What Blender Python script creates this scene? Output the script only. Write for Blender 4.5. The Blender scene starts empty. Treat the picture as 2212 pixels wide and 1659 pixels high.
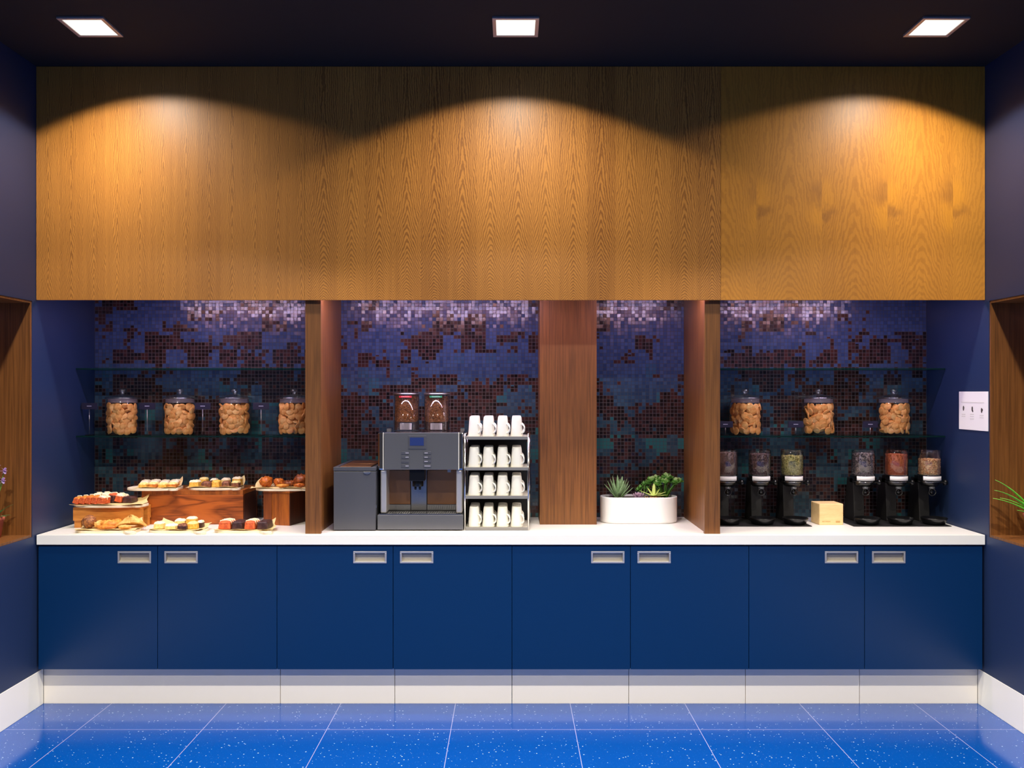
import bpy, bmesh, math, random
from math import pi, sin, cos, radians as R
from mathutils import Vector, Matrix, noise as mnoise
random.seed(7)
S = bpy.context.scene
COL = S.collection

# ------------------------------------------------------------------ camera, world, exposure
F = 1937.0; EYE = 1.622; CY = -4.6; CEIL = 3.294
cam = bpy.data.objects.new('camera', bpy.data.cameras.new('camera')); COL.objects.link(cam)
cam.location = (0, CY, EYE); cam.rotation_euler = (pi/2, 0, 0)
cam.data.sensor_width = 36; cam.data.lens = 36*F/2212
cam.data.shift_x = 3/2212; cam.data.shift_y = 17.5/2212
cam.data.clip_start = .05
S.camera = cam
w = bpy.data.worlds.new('world'); S.world = w; w.use_nodes = True
w.node_tree.nodes['Background'].inputs[0].default_value = (.5, .6, .8, 1)
w.node_tree.nodes['Background'].inputs[1].default_value = .02
S.view_settings.view_transform = 'Standard'; S.view_settings.look = 'None'
S.view_settings.gamma = 1; S.view_settings.use_curve_mapping = False
S.view_settings.exposure = 0.0
S.cycles.use_denoising = True
S.cycles.max_bounces = 8; S.cycles.transparent_max_bounces = 24
S.cycles.sample_clamp_indirect = 4.0
LAMP_W = (102.0, 430.0, 570.0)   # nearest row, then the rows further back
LAMP_COL = (1, .93, .80)
LAMP_ROWS = (-.505, -1.95, -3.9)
LAMP_X = (-1.918, .023, 1.942)
LED_COL = (.86, .64, 1.0)
LED_E = 150.0

def X(px, y): return (px-1103)*(y-CY)/F
def Z(py, y): return EYE-(py-847)*(y-CY)/F

# ------------------------------------------------------------------ materials
def lin(c): return tuple((v/255/12.92 if v/255 <= .04045 else ((v/255+.055)/1.055)**2.4) for v in c)
def mat(name, rgb=(200, 200, 200), rough=.5, metal=0, **k):
    m = bpy.data.materials.new(name); m.use_nodes = True
    b = m.node_tree.nodes['Principled BSDF']
    b.inputs['Base Color'].default_value = (*lin(rgb), 1)
    b.inputs['Roughness'].default_value = rough; b.inputs['Metallic'].default_value = metal
    for kk, v in k.items(): b.inputs[kk.replace('_', ' ')].default_value = v
    return m
class G:
    """small helper to write node maths as expressions"""
    def __init__(s, m):
        s.t = m.node_tree; s.n = s.t.nodes; s.b = s.n.get('Principled BSDF')
    def node(s, ty, **k):
        n = s.n.new(ty)
        for a, v in k.items(): setattr(n, a, v)
        return n
    def put(s, sock, v):
        if isinstance(v, bpy.types.NodeSocket): s.t.links.new(v, sock)
        elif v is not None:
            if isinstance(v, tuple) and len(v) == 3 and sock.type == 'RGBA': v = (*v, 1)
            sock.default_value = v
    def m(s, op, a, b=None, c=None):
        n = s.node('ShaderNodeMath', operation=op)
        for i, v in enumerate((a, b, c)):
            if v is not None: s.put(n.inputs[i], v)
        return n.outputs[0]
    def add(s, a, b): return s.m('ADD', a, b)
    def sub(s, a, b): return s.m('SUBTRACT', a, b)
    def mul(s, a, b): return s.m('MULTIPLY', a, b)
    def xyz(s):
        o = s.node('ShaderNodeTexCoord').outputs['Object']
        n = s.node('ShaderNodeSeparateXYZ'); s.put(n.inputs[0], o); return o, n.outputs[0], n.outputs[1], n.outputs[2]
    def vec(s, x, y, z):
        n = s.node('ShaderNodeCombineXYZ')
        for i, v in enumerate((x, y, z)): s.put(n.inputs[i], v)
        return n.outputs[0]
    def scale(s, v, sc):
        n = s.node('ShaderNodeVectorMath', operation='MULTIPLY'); s.put(n.inputs[0], v); n.inputs[1].default_value = sc
        return n.outputs[0]
    def noise(s, v, sc=1, det=2, rough=.5, dist=0):
        n = s.node('ShaderNodeTexNoise'); s.put(n.inputs['Vector'], v)
        n.inputs['Scale'].default_value = sc; n.inputs['Detail'].default_value = det
        n.inputs['Roughness'].default_value = rough; n.inputs['Distortion'].default_value = dist
        return n.outputs[0]
    def white(s, v):
        n = s.node('ShaderNodeTexWhiteNoise', noise_dimensions='3D'); s.put(n.inputs['Vector'], v)
        return n.outputs['Value'], n.outputs['Color']
    def mix(s, f, a, b):
        n = s.node('ShaderNodeMix', data_type='RGBA'); s.put(n.inputs[0], f)
        s.put(n.inputs[6], a); s.put(n.inputs[7], b); return n.outputs[2]
    def smooth(s, v, lo, hi, a=0., b=1.):
        n = s.node('ShaderNodeMapRange', interpolation_type='SMOOTHSTEP'); s.put(n.inputs[0], v)
        for i, q in enumerate((lo, hi, a, b)): s.put(n.inputs[i+1], q)
        return n.outputs[0]
    def base(s, c): s.put(s.b.inputs['Base Color'], c)
    def bump(s, h, st=.2, d=.002):
        n = s.node('ShaderNodeBump'); n.inputs['Strength'].default_value = st; n.inputs['Distance'].default_value = d
        s.put(n.inputs['Height'], h); s.put(s.b.inputs['Normal'], n.outputs[0])

def veneer(name, w, arc, side, contrast, x0=0., p=1.5, fk=1.9, light=(208, 140, 60), dark=(128, 76, 30), tonevar=.35, knots=False):
    m = mat(name, rough=.42); g = G(m); o, x, y, z = g.xyz()
    q = g.m('DIVIDE', g.sub(x, x0), w); i = g.m('FLOOR', q)
    u = g.sub(g.m('FRACT', q), .5)
    r, rc = g.white(g.vec(i, 3.3, 1.7))
    wob = g.sub(g.noise(g.vec(g.mul(x, 30), g.mul(r, .6), g.mul(z, 7)), 1, 2), .5)
    u2 = g.add(u, g.mul(wob, .16)); zz = g.sub(z, 2.095)
    pw = g.m('POWER', g.mul(g.m('ABSOLUTE', u2), 2), p)
    fade = g.m('EXPONENT', g.mul(zz, -fk))
    fine = g.noise(g.vec(g.mul(x, 60), 0., g.mul(z, 40)), 1, 2)
    ph = g.add(g.add(g.mul(fade, -arc), g.mul(pw, side)), g.add(g.mul(fine, .9), g.mul(r, 1.1)))
    ring = g.m('SINE', g.mul(ph, 2*pi))
    ring = g.smooth(ring, -.6, .9)
    fib = g.noise(g.vec(g.mul(x, 420), 0., g.mul(z, 7)), 1, 3, .6)
    fib2 = g.noise(g.vec(g.mul(x, 45), 4., g.mul(z, .8)), 1, 3, .6)
    t = g.add(g.mul(ring, contrast), g.add(g.mul(g.sub(fib, .5), .55), g.mul(g.sub(fib2, .5), .5)))
    t = g.add(t, g.mul(g.sub(r, .5), tonevar))
    c = g.mix(g.m('MULTIPLY_ADD', t, .55, .28), light, dark) if False else None
    n = g.smooth(t, -.45, 1.05)
    c = g.mix(n, lin(light), lin(dark))
    if knots:
        # mirrored dark and bright figure either side of every other seam
        nz = g.noise(g.vec(g.mul(x, 14), 1., g.mul(z, 10)), 1, 3, .6)
        hx = g.sub(g.m('FRACT', g.add(q, .5)), .5); k1z = g.add(g.sub(z, 2.602), g.mul(g.sub(nz, .5), .16)); hm = g.mul(hx, w)
        def patch(xa, xb, za, zb, sx_, sz_):
            ex = g.mul(g.smooth(hm, xa-sx_, xa+sx_), g.smooth(hm, xb-.002, xb+.002, 1., 0.)) if xb == 0 else g.mul(g.smooth(hm, xa-.002, xa+.002), g.smooth(hm, xb-sx_, xb+sx_, 1., 0.))
            ez = g.mul(g.smooth(k1z, za-sz_, za+sz_*.3), g.smooth(k1z, zb-sz_, zb+sz_, 1., 0.))
            return g.mul(ex, ez)
        side_amt = g.smooth(x, 1.15, 1.3)
        dk = g.m('MAXIMUM', patch(-.06, 0, .015, .09, .05, .06), g.mul(patch(.0, .075, -.075, -.035, .03, .025), 1.))
        br = g.m('MAXIMUM', patch(-.06, 0, -.12, .0, .05, .05), patch(0., .06, -.03, .10, .04, .05))
        c = g.mix(g.mul(g.mul(br, .38), side_amt), c, lin((226, 150, 40)))
        c = g.mix(g.mul(g.mul(dk, .40), side_amt), c, lin((120, 72, 36)))
    g.base(c); g.bump(fib, .12, .001)
    return m
M = {}
M['veneer_mid'] = veneer('veneer_mid', .1424, 25, 6.5, .62, x0=X(849, 0), p=1.25, fk=3.1)
M['veneer_left'] = veneer('veneer_left', .118, 16, 8, .5, x0=X(79, 0), p=1.2, tonevar=.18)
M['veneer_right'] = veneer('veneer_right', .336, 13, 10, .27, fk=2.4, x0=X(1634, 0), light=(212, 142, 50), dark=(148, 88, 28), tonevar=.3, knots=True)

def wood(name, light, dark, sc=(120, 120, 3), rough=.45, axis=None, ringy=0):
    m = mat(name, rough=rough); g = G(m); o, x, y, z = g.xyz()
    v = g.scale(o, sc); a = g.noise(v, 1, 4, .6); t = a
    if ringy:
        wv = g.noise(g.scale(o, tuple(q*.07 for q in sc)), 1, 2, .5, .6)
        t = g.m('FRACT', g.mul(wv, ringy)); t = g.m('MULTIPLY_ADD', t, .6, g.mul(a, .4))
    g.base(g.mix(g.smooth(t, .25, .8), lin(light), lin(dark))); g.bump(a, .1, .001)
    return m
M['walnut'] = wood('walnut', (134, 84, 38), (88, 52, 20))
M['walnut_back'] = wood('walnut_back', (120, 66, 36), (82, 42, 22))
M['acacia'] = mat('acacia', rough=.4); _g = G(M['acacia']); _o, _x, _y, _z = _g.xyz()
_n = _g.noise(_g.vec(_g.mul(_x, 2.6), _y, _g.mul(_z, 12)), 1, 2, .45, .8); _f = _g.noise(_g.vec(_g.mul(_x, 9), _y, _g.mul(_z, 150)), 1, 3)
_t = _g.m('PINGPONG', _g.mul(_n, 3.6), .5); _t = _g.m('MULTIPLY_ADD', _t, .9, _g.mul(_f, .45))
_g.base(_g.mix(_g.smooth(_t, .25, .9), lin((184, 96, 36)), lin((84, 34, 12))))
M['acacia_plain'] = wood('acacia_plain', (178, 98, 32), (112, 54, 16), (40, 40, 5), .45)
M['acacia_mid'] = wood('acacia_mid', (136, 70, 28), (96, 44, 16), (40, 40, 5), .45)
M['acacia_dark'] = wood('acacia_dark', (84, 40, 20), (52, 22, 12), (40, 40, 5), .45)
M['pine'] = wood('pine', (226, 150, 66), (190, 112, 42), (8, 50, 60), .5)
M['maple'] = wood('maple', (248, 216, 160), (236, 196, 134), (10, 40, 40), .5)
M['paddle'] = wood('paddle', (252, 240, 216), (242, 222, 188), (10, 40, 40), .5)
M['navy'] = mat('navy_laminate', (2, 44, 88), .34, Specular_IOR_Level=.45)
M['navy_wall'] = mat('navy_wall', (18, 40, 78), .5, Specular_IOR_Level=.8)
M['ceil'] = mat('ceiling_paint', (6, 8, 16), .85)
M['backroom'] = mat('room_wall_paint', (84, 82, 84), .8)
M['white'] = mat('white_laminate', (250, 247, 238), .3)
M['kick'] = mat('white_plinth', (248, 240, 228), .45)
M['base_white'] = mat('baseboard_white', (248, 244, 234), .4)
M['gapblack'] = mat('shadow_gap', (16, 14, 16), .8)
M['steel'] = mat('brushed_steel', (190, 188, 186), .32, 1)
M['sheenglass'] = mat('sheen_glass', (226, 214, 226), .35, Alpha=.55)  # pale rim reflection and hopper highlights painted as colour over clear glass
M['polished'] = mat('polished_steel', (226, 220, 214), .38, .8)
M['liprey'] = mat('grey_lip', (136, 134, 130), .45, .3)
M['chrome'] = mat('chrome', (215, 212, 208), .12, 1)
M['bronze'] = mat('wood_reflect_steel', (158, 112, 78), .4, .9)  # brown reflection of the wood put into the steel's base colour
M['handle'] = mat('satin_handle', (196, 192, 192), .35, .6)
M['handle_in'] = mat('handle_recess', (172, 164, 152), .45, .3)
M['charcoal'] = mat('charcoal_plastic', (76, 77, 84), .38)
M['panelgrey'] = mat('panel_grey', (98, 99, 104), .24, .25)
M['black'] = mat('black_plastic', (10, 10, 11), .28)
M['blackmat'] = mat('black_matt', (20, 18, 18), .6)
M['ceramic'] = mat('white_ceramic', (244, 240, 228), .22)
M['pot'] = mat('white_pot', (246, 244, 244), .35)
M['terracotta'] = mat('terracotta', (176, 92, 62), .8)
M['soil'] = mat('soil', (60, 38, 28), .95)
M['paper'] = mat('white_paper', (244, 240, 236), .6)
M['ink'] = mat('grey_ink', (216, 211, 204), .7)
M['inkdark'] = mat('dark_ink', (70, 62, 60), .7)
M['engrave'] = mat('engraving', (206, 160, 96), .7)
M['tagdark'] = mat('tag_purple', (20, 15, 44), .6)
M['tagline'] = mat('tag_silver', (205, 200, 215), .4)
M['parch'] = mat('parchment', (240, 212, 150), .75)
M['redlabel'] = mat('red_label', (215, 45, 60), .5)
M['greenlabel'] = mat('green_label', (50, 150, 105), .5)
M['shelfcream'] = mat('shelf_cream', (225, 220, 205), .35)
M['glassedge'] = mat('glass_edge', (10, 42, 36), .15)
def emit(name, rgb, st):
    m = bpy.data.materials.new(name); m.use_nodes = True; g = G(m); g.n.remove(g.b)
    e = g.node('ShaderNodeEmission'); e.inputs[0].default_value = (*rgb, 1); e.inputs[1].default_value = st
    g.put(g.n['Material Output'].inputs[0], e.outputs[0]); return m
M['lamp'] = emit('lamp_diffuser', (1, .95, .84), 1.5)
M['led'] = emit('led_diffuser', LED_COL, LED_E)
M['led2'] = emit('niche_led_diffuser', (.8, .45, .75), 3.0)
M['screen'] = emit('screen_blue', lin((48, 62, 120)), .9)
def thin_glass(name, tint=(1, 1, 1), refl=.08, rough=.05):
    m = bpy.data.materials.new(name); m.use_nodes = True; g = G(m); g.n.remove(g.b)
    t = g.node('ShaderNodeBsdfTransparent'); t.inputs[0].default_value = (*tint, 1)
    s = g.node('ShaderNodeBsdfGlossy'); s.inputs['Roughness'].default_value = rough
    f = g.node('ShaderNodeFresnel'); f.inputs[0].default_value = 1.45
    fm = g.m('MINIMUM', g.m('MULTIPLY_ADD', f.outputs[0], .55, refl*.22), .45)
    mx = g.node('ShaderNodeMixShader'); g.put(mx.inputs[0], fm)
    g.put(mx.inputs[1], t.outputs[0]); g.put(mx.inputs[2], s.outputs[0])
    g.put(g.n['Material Output'].inputs[0], mx.outputs[0]); return m
M['glass'] = thin_glass('clear_glass', (.95, .97, .96))
M['lidglass'] = thin_glass('lid_glass', (.80, .80, .84), .9, .25)
M['acrylic'] = thin_glass('acrylic', (.95, .95, .95), .2)
M['shelfglass'] = thin_glass('shelf_glass', (.80, .92, .88), .15)

def mosaic():
    m = mat('glass_mosaic', rough=.2); g = G(m); o, x, y, z = g.xyz(); T = .0208
    qx = g.m('DIVIDE', x, T); qz = g.m('DIVIDE', z, T)
    cx = g.m('FLOOR', qx); cz = g.m('FLOOR', qz)
    fl = lambda a, b, c=0.: g.m('FLOOR', g.m('DIVIDE', g.add(a, c), b))
    n1, _ = g.white(g.vec(fl(cx, 7.), fl(cz, 5.), 1.)); n2, _ = g.white(g.vec(fl(cx, 3., 1.), fl(cz, 4., 2.), 2.))
    n3, _ = g.white(g.vec(fl(cx, 11., 4.), fl(cz, 3., 1.), 3.)); n4 = g.noise(g.vec(g.mul(cx, .055), 2.2, g.mul(cz, .09)), 1, 2)
    n5, c5 = g.white(g.vec(cx, cz, 5.)); n6, c6 = g.white(g.vec(fl(cx, 2.), fl(cz, 5., 3.), 6.))
    v = g.add(g.add(g.mul(n1, .26), g.mul(n2, .2)), g.add(g.mul(n3, .22), g.add(g.mul(n4, .75), g.add(g.mul(n5, .12), g.mul(n6, .1)))))
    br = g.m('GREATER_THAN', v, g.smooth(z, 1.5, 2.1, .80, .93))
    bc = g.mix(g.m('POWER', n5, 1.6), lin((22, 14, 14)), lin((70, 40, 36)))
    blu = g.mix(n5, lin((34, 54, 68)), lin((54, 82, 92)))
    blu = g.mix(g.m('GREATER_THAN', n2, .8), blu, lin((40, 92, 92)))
    blu = g.mix(g.smooth(z, 1.35, 2.0), blu, g.mix(n5, lin((48, 66, 104)), lin((66, 84, 124))))  # upper blues shifted towards violet: tint of the light strips put into colour
    c = g.mix(br, blu, bc)
    fx = g.m('ABSOLUTE', g.sub(g.m('FRACT', qx), .5)); fz = g.m('ABSOLUTE', g.sub(g.m('FRACT', qz), .5))
    gr = g.m('GREATER_THAN', g.m('MAXIMUM', fx, fz), .44)
    c = g.mix(gr, c, g.mix(br, lin((40, 42, 50)), lin((66, 58, 58))))
    g.base(c); g.put(g.b.inputs['Roughness'], g.m('MULTIPLY_ADD', gr, .6, .20))
    ge = g.node('ShaderNodeNewGeometry')
    sb = g.node('ShaderNodeVectorMath', operation='MULTIPLY_ADD'); g.put(sb.inputs[0], c5)
    sb.inputs[1].default_value = (.11, .11, .11); sb.inputs[2].default_value = (-.055, -.055, -.055)
    ad = g.node('ShaderNodeVectorMath', operation='ADD'); g.put(ad.inputs[0], ge.outputs['Normal']); g.put(ad.inputs[1], sb.outputs[0])
    no = g.node('ShaderNodeVectorMath', operation='NORMALIZE'); g.put(no.inputs[0], ad.outputs[0])
    g.put(g.b.inputs['Normal'], no.outputs[0]); g.b.inputs['Specular IOR Level'].default_value = .7
    return m
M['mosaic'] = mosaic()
def floor_mat():
    m = mat('blue_terrazzo', rough=.12); g = G(m); o, x, y, z = g.xyz()
    fx = g.m('ABSOLUTE', g.sub(g.m('FRACT', g.m('DIVIDE', g.add(x, .2875+.3+6), .597)), .5))
    fy = g.m('ABSOLUTE', g.sub(g.m('FRACT', g.m('DIVIDE', g.add(y, .29+.3+12), .6)), .5))
    gx = g.sub(.5, g.m('ABSOLUTE', fx)); 
    tx = g.m('FRACT', g.m('DIVIDE', g.add(x, 6+.2875-.03), .597)); tx = g.m('ABSOLUTE', g.sub(tx, .5))
    q1 = g.m('ABSOLUTE', g.sub(g.m('FRACT', g.add(g.m('DIVIDE', g.add(x, .287), .597), 10.5)), .5))
    q2 = g.m('ABSOLUTE', g.sub(g.m('FRACT', g.add(g.m('DIVIDE', g.add(y, .29), .6), 20.5)), .5))
    gr = g.m('LESS_THAN', g.m('MINIMUM', q1, q2), .0026)
    def specks(sc, th, seed):
        vn = g.node('ShaderNodeTexVoronoi'); vn.inputs['Scale'].default_value = sc
        g.put(vn.inputs['Vector'], g.vec(g.add(x, seed), y, 0.))
        w_, _ = g.white(vn.outputs['Position']); sz = g.mul(g.m('POWER', w_, 3.), th)
        return g.m('LESS_THAN', vn.outputs['Distance'], sz)
    s1 = specks(70, .25, 0.); s2 = specks(170, .26, 3.)
    nb = g.noise(g.scale(o, (300, 300, 1)), 1, 2)
    c = g.mix(nb, lin((0, 60, 138)), lin((2, 78, 166)))
    c = g.mix(g.mul(s2, .5), c, lin((70, 140, 215))); c = g.mix(g.mul(s1, .85), c, lin((170, 205, 240)))
    c = g.mix(g.mul(gr, .75), c, lin((170, 175, 215)))
    g.base(c); g.b.inputs['Specular IOR Level'].default_value = .6
    return m
M['floor'] = floor_mat()
def rnd_island(name, a, b, rough=.5, pw=1.):
    m = mat(name, rough=rough); g = G(m); r = g.node('ShaderNodeNewGeometry').outputs['Random Per Island']
    g.base(g.mix(g.m('POWER', r, pw), lin(a), lin(b))); return m
M['beans'] = rnd_island('coffee_beans', (104, 56, 28), (196, 126, 74), .4)
M['seed_brown'] = rnd_island('brown_seeds', (92, 72, 66), (134, 106, 98))
M['seed_dark'] = rnd_island('dark_seeds', (62, 48, 50), (120, 94, 92))
M['seed_green'] = rnd_island('pumpkin_seeds', (112, 110, 54), (216, 206, 130))
M['seed_grey'] = rnd_island('sunflower_seeds', (70, 60, 62), (168, 152, 150), pw=1.6)
M['seed_orange'] = rnd_island('linseed', (150, 74, 38), (196, 104, 56))
M['seed_nut'] = rnd_island('chopped_nuts', (196, 120, 70), (246, 208, 150))
def baked(name, a, b, sc=40, rough=.6, bump=.5):
    m = mat(name, rough=rough); g = G(m); o, x, y, z = g.xyz()
    n = g.noise(o, sc, 4, .6); g.base(g.mix(g.smooth(n, .35, .65), lin(a), lin(b))); g.bump(n, bump, .003); return m
M['cookie'] = baked('cookie_biscuit', (250, 186, 108), (232, 154, 78), 60)
M['cookie_b'] = baked('cookie_biscuit_pale', (255, 204, 132), (244, 172, 96), 60)
M['sponge'] = baked('yellow_sponge', (250, 206, 96), (232, 168, 56), 90)
M['sponge_pale'] = baked('pale_sponge', (252, 232, 158), (240, 208, 122), 90)
M['crust'] = baked('golden_crust', (238, 160, 58), (196, 104, 34), 50)
M['cream'] = baked('cream_icing', (255, 246, 216), (250, 230, 186), 60)
M['redcake'] = baked('red_cake', (226, 108, 54), (188, 76, 38), 60)
M['choc'] = baked('chocolate', (82, 52, 52), (52, 30, 32), 50, .4)
M['chocnut'] = baked('nutty_brown', (152, 92, 56), (96, 52, 34), 90)
M['pastry'] = baked('puff_pastry', (240, 172, 76), (200, 118, 38), 35)
M['pastry_pale'] = baked('pale_pastry', (246, 200, 116), (222, 150, 68), 35)
M['pastry_dark'] = baked('dark_seeded_crust', (186, 120, 62), (112, 62, 36), 80)
M['fried'] = baked('fried_dough', (222, 124, 40), (160, 72, 20), 70, .45, .9)
M['fried_b'] = baked('dark_fried_dough', (180, 96, 40), (112, 52, 20), 70, .45, .9)
def leaf(name, a, b, sc=20):
    m = mat(name, rough=.45); g = G(m); o, x, y, z = g.xyz()
    g.base(g.mix(g.noise(o, sc, 2), lin(a), lin(b))); return m
M['aloe'] = leaf('aloe_green', (110, 150, 96), (172, 204, 150), 120)
M['agave'] = leaf('yellow_green', (214, 222, 130), (170, 196, 88))
M['jade'] = leaf('jade_green', (110, 168, 62), (62, 120, 44), 40)
M['jade_tip'] = leaf('jade_pale', (186, 206, 140), (140, 180, 96), 40)
M['purple_leaf'] = leaf('purple_leaf', (190, 160, 176), (140, 110, 130), 40)
M['spider'] = leaf('spider_leaf', (140, 225, 80), (80, 180, 50), 20)
M['spider_w'] = leaf('leaf_dark', (60, 120, 60), (40, 92, 44), 20)
M['petal'] = leaf('petal_violet', (214, 190, 226), (150, 92, 170), 90)
M['petal_core'] = mat('petal_core', (96, 40, 110), .6)

# ------------------------------------------------------------------ mesh helpers
class MB:
    def __init__(s): s.v = []; s.f = []; s.sm = []
    def addm(s, vs, fs, smooth=False, mx=None):
        n = len(s.v); s.v += [tuple(mx @ Vector(p)) if mx is not None else tuple(p) for p in vs]
        s.f += [tuple(i+n for i in f) for f in fs]; s.sm += [smooth]*len(fs); return s
    def box(s, x0, x1, y0, y1, z0, z1, mx=None):
        vs = [(x, y, z) for z in (z0, z1) for y in (y0, y1) for x in (x0, x1)]
        return s.addm(vs, [(0, 2, 3, 1), (4, 5, 7, 6), (0, 1, 5, 4), (2, 6, 7, 3), (0, 4, 6, 2), (1, 3, 7, 5)], False, mx)
    def lathe(s, prof, n=32, c=(0, 0, 0), mx=None, a0=0., a1=2*pi, smooth=True, caps=True):
        full = abs(a1-a0-2*pi) < 1e-6; k = n if full else n+1; vs = []; fs = []
        for r, z in prof:
            for i in range(k):
                a = a0+(a1-a0)*i/n; vs.append((c[0]+r*cos(a), c[1]+r*sin(a), c[2]+z))
        for j in range(len(prof)-1):
            for i in range(n):
                i2 = (i+1) % k; a, b, c_, d = j*k+i, j*k+i2, (j+1)*k+i2, (j+1)*k+i
                fs.append((a, b, c_, d))
        if full and caps:
            if prof[0][0] > 1e-5: fs.append(tuple(reversed(range(k))))
            if prof[-1][0] > 1e-5: fs.append(tuple(range((len(prof)-1)*k, len(prof)*k)))
        return s.addm(vs, fs, smooth, mx)
    def cyl(s, r, z0, z1, n=24, c=(0, 0, 0), mx=None): return s.lathe([(r, z0), (r, z1)], n, c, mx)
    def tube(s, pts, r, n=8):
        pts = [Vector(p) for p in pts]; k = len(pts); rs = r if isinstance(r, (list, tuple)) else [r]*k
        vs = []; fs = []; up = Vector((0, 0, 1))
        for j, p in enumerate(pts):
            t = (pts[min(j+1, k-1)]-pts[max(j-1, 0)]).normalized()
            a = t.cross(up); a = a.normalized() if a.length > .05 else t.cross(Vector((0, 1, 0))).normalized(); b = t.cross(a)
            for i in range(n): vs.append(p+(a*cos(2*pi*i/n)+b*sin(2*pi*i/n))*rs[j])
        for j in range(k-1):
            for i in range(n): fs.append((j*n+i, j*n+(i+1) % n, (j+1)*n+(i+1) % n, (j+1)*n+i))
        fs.append(tuple(reversed(range(n)))); fs.append(tuple(range((k-1)*n, k*n)))
        return s.addm(vs, fs, True)
    def prism(s, poly, z0, z1, mx=None, smooth=False):
        n = len(poly); vs = [(x, y, z0) for x, y in poly]+[(x, y, z1) for x, y in poly]
        fs = [tuple(reversed(range(n))), tuple(range(n, 2*n))]+[(i, (i+1) % n, n+(i+1) % n, n+i) for i in range(n)]
        return s.addm(vs, fs, smooth, mx)
    def blob(s, c, r, seed=0, amp=.15, fr=2.5, sub=3, mx=None):
        bm = bmesh.new(); bmesh.ops.create_icosphere(bm, subdivisions=sub, radius=1)
        vs = []
        for v in bm.verts:
            d = 1+amp*2*mnoise.noise(v.co*fr+Vector((seed*7.1, seed*3.3, 1)))
            vs.append((c[0]+v.co.x*r[0]*d, c[1]+v.co.y*r[1]*d, c[2]+v.co.z*r[2]*d))
        bm.verts.index_update(); fs = [tuple(v.index for v in f.verts) for f in bm.faces]; bm.free()
        return s.addm(vs, fs, True, mx)
    def build(s, name, m, parent=None, bevel=0, seg=2, loc=None, rz=0, label=None):
        me = bpy.data.meshes.new(name); me.from_pydata(s.v, [], s.f); me.update()
        for p, q in zip(me.polygons, s.sm): p.use_smooth = q
        bm = bmesh.new(); bm.from_mesh(me); bmesh.ops.recalc_face_normals(bm, faces=bm.faces); bm.to_mesh(me); bm.free()
        me.materials.append(M[m] if isinstance(m, str) else m)
        o = bpy.data.objects.new(name, me); COL.objects.link(o)
        if parent is not None: o.parent = parent
        if loc: o.location = loc
        if rz: o.rotation_euler.z = rz
        if bevel:
            md = o.modifiers.new('bevel', 'BEVEL'); md.width = bevel; md.segments = seg; md.limit_method = 'ANGLE'; md.angle_limit = R(40)
        if label: o['label'] = label
        return o
def tag(o, label=None, cat=None, group=None, kind=None):
    if label: o['label'] = label
    if cat: o['category'] = cat
    if group: o['group'] = group
    if kind: o['kind'] = kind
    return o
def thing(name, label, cat, loc=(0, 0, 0), rz=0, group=None):
    o = bpy.data.objects.new(name, None); COL.objects.link(o); o.location = loc; o.rotation_euler = (0, 0, rz)
    o.empty_display_size = .05
    return tag(o, label, cat, group)
def kids(o): return [c for c in bpy.data.objects if c.parent == o]
def copy_tree(o, parent=None):
    c = o.copy(); COL.objects.link(c); c.parent = parent
    for ch in kids(o): copy_tree(ch, c)
    return c
def struct(o): o['kind'] = 'structure'; return o

# ------------------------------------------------------------------ room shell
WX = 2.435; TOP = .890; YB = .65; YF = -7.0
struct(MB().box(-WX-.6, WX+.6, YF-.1, YB+.1, -.1, 0).build('floor', 'floor'))
struct(MB().box(-WX-.6, WX+.6, YF-.1, YB+.1, CEIL, CEIL+.1).build('ceiling', 'ceil'))
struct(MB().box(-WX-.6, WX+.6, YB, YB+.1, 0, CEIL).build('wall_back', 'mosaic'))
struct(MB().box(-WX-.6, WX+.6, YF-.1, YF, 0, CEIL).build('wall_front', 'backroom'))
NY0, NY1, NZ0, NZ1, ND = -1.7, -.036, .884, 2.086, .44
for sgn, side in ((-1, 'left'), (1, 'right')):
    b = MB()
    def bx(x0, x1, *a):
        x0, x1 = sorted((sgn*x0, sgn*x1)); b.box(x0, x1, *a)
    bx(WX, WX+.6, NY1, YB, 0, CEIL); bx(WX, WX+.6, YF, NY0, 0, CEIL)
    bx(WX, WX+.6, NY0, NY1, 0, NZ0); bx(WX, WX+.6, NY0, NY1, NZ1, CEIL); bx(WX+ND, WX+.6, NY0, NY1, NZ0, NZ1)
    struct(b.build('wall_'+side, 'navy_wall'))
    b = MB(); t = .012
    bx(WX+.003, WX+ND-.001, NY1-t, NY1-.0005, NZ0+t, NZ1-t); bx(WX+.003, WX+ND-.001, NY0+.0005, NY0+t, NZ0+t, NZ1-t)
    bx(WX+.003, WX+ND-.001, NY0+.0005, NY1-.0005, NZ1-t, NZ1-.0005); bx(WX+.003, WX+ND-.001, NY0+.0005, NY1-.0005, NZ0+.0005, NZ0+t)
    bx(WX+ND-t, WX+ND-.001, NY0+t, NY1-t, NZ0+t, NZ1-t)
    struct(b.build('trim_1' if sgn < 0 else 'trim_2', 'walnut'))
    b = MB(); bx(-.003+WX, WX-.0002, YF, .068, 0.0005, .183)
    struct(b.build('baseboard_'+side, 'base_white', bevel=.002))
    x0, x1 = sorted((sgn*(WX+.30), sgn*(WX+.33)))
    s = thing('light_strip', f'thin pinkish light strip under the top of the {side} wall niche', 'light', ((x0+x1)/2, -.8, NZ1-.0125), group='niche light strips')
    MB().box(-.015, .015, -.7, .7, -.008, 0).build('housing', 'steel', s)
    MB().box(-.012, .012, -.69, .69, -.0095, -.008).build('diffuser', 'led2', s)
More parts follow.
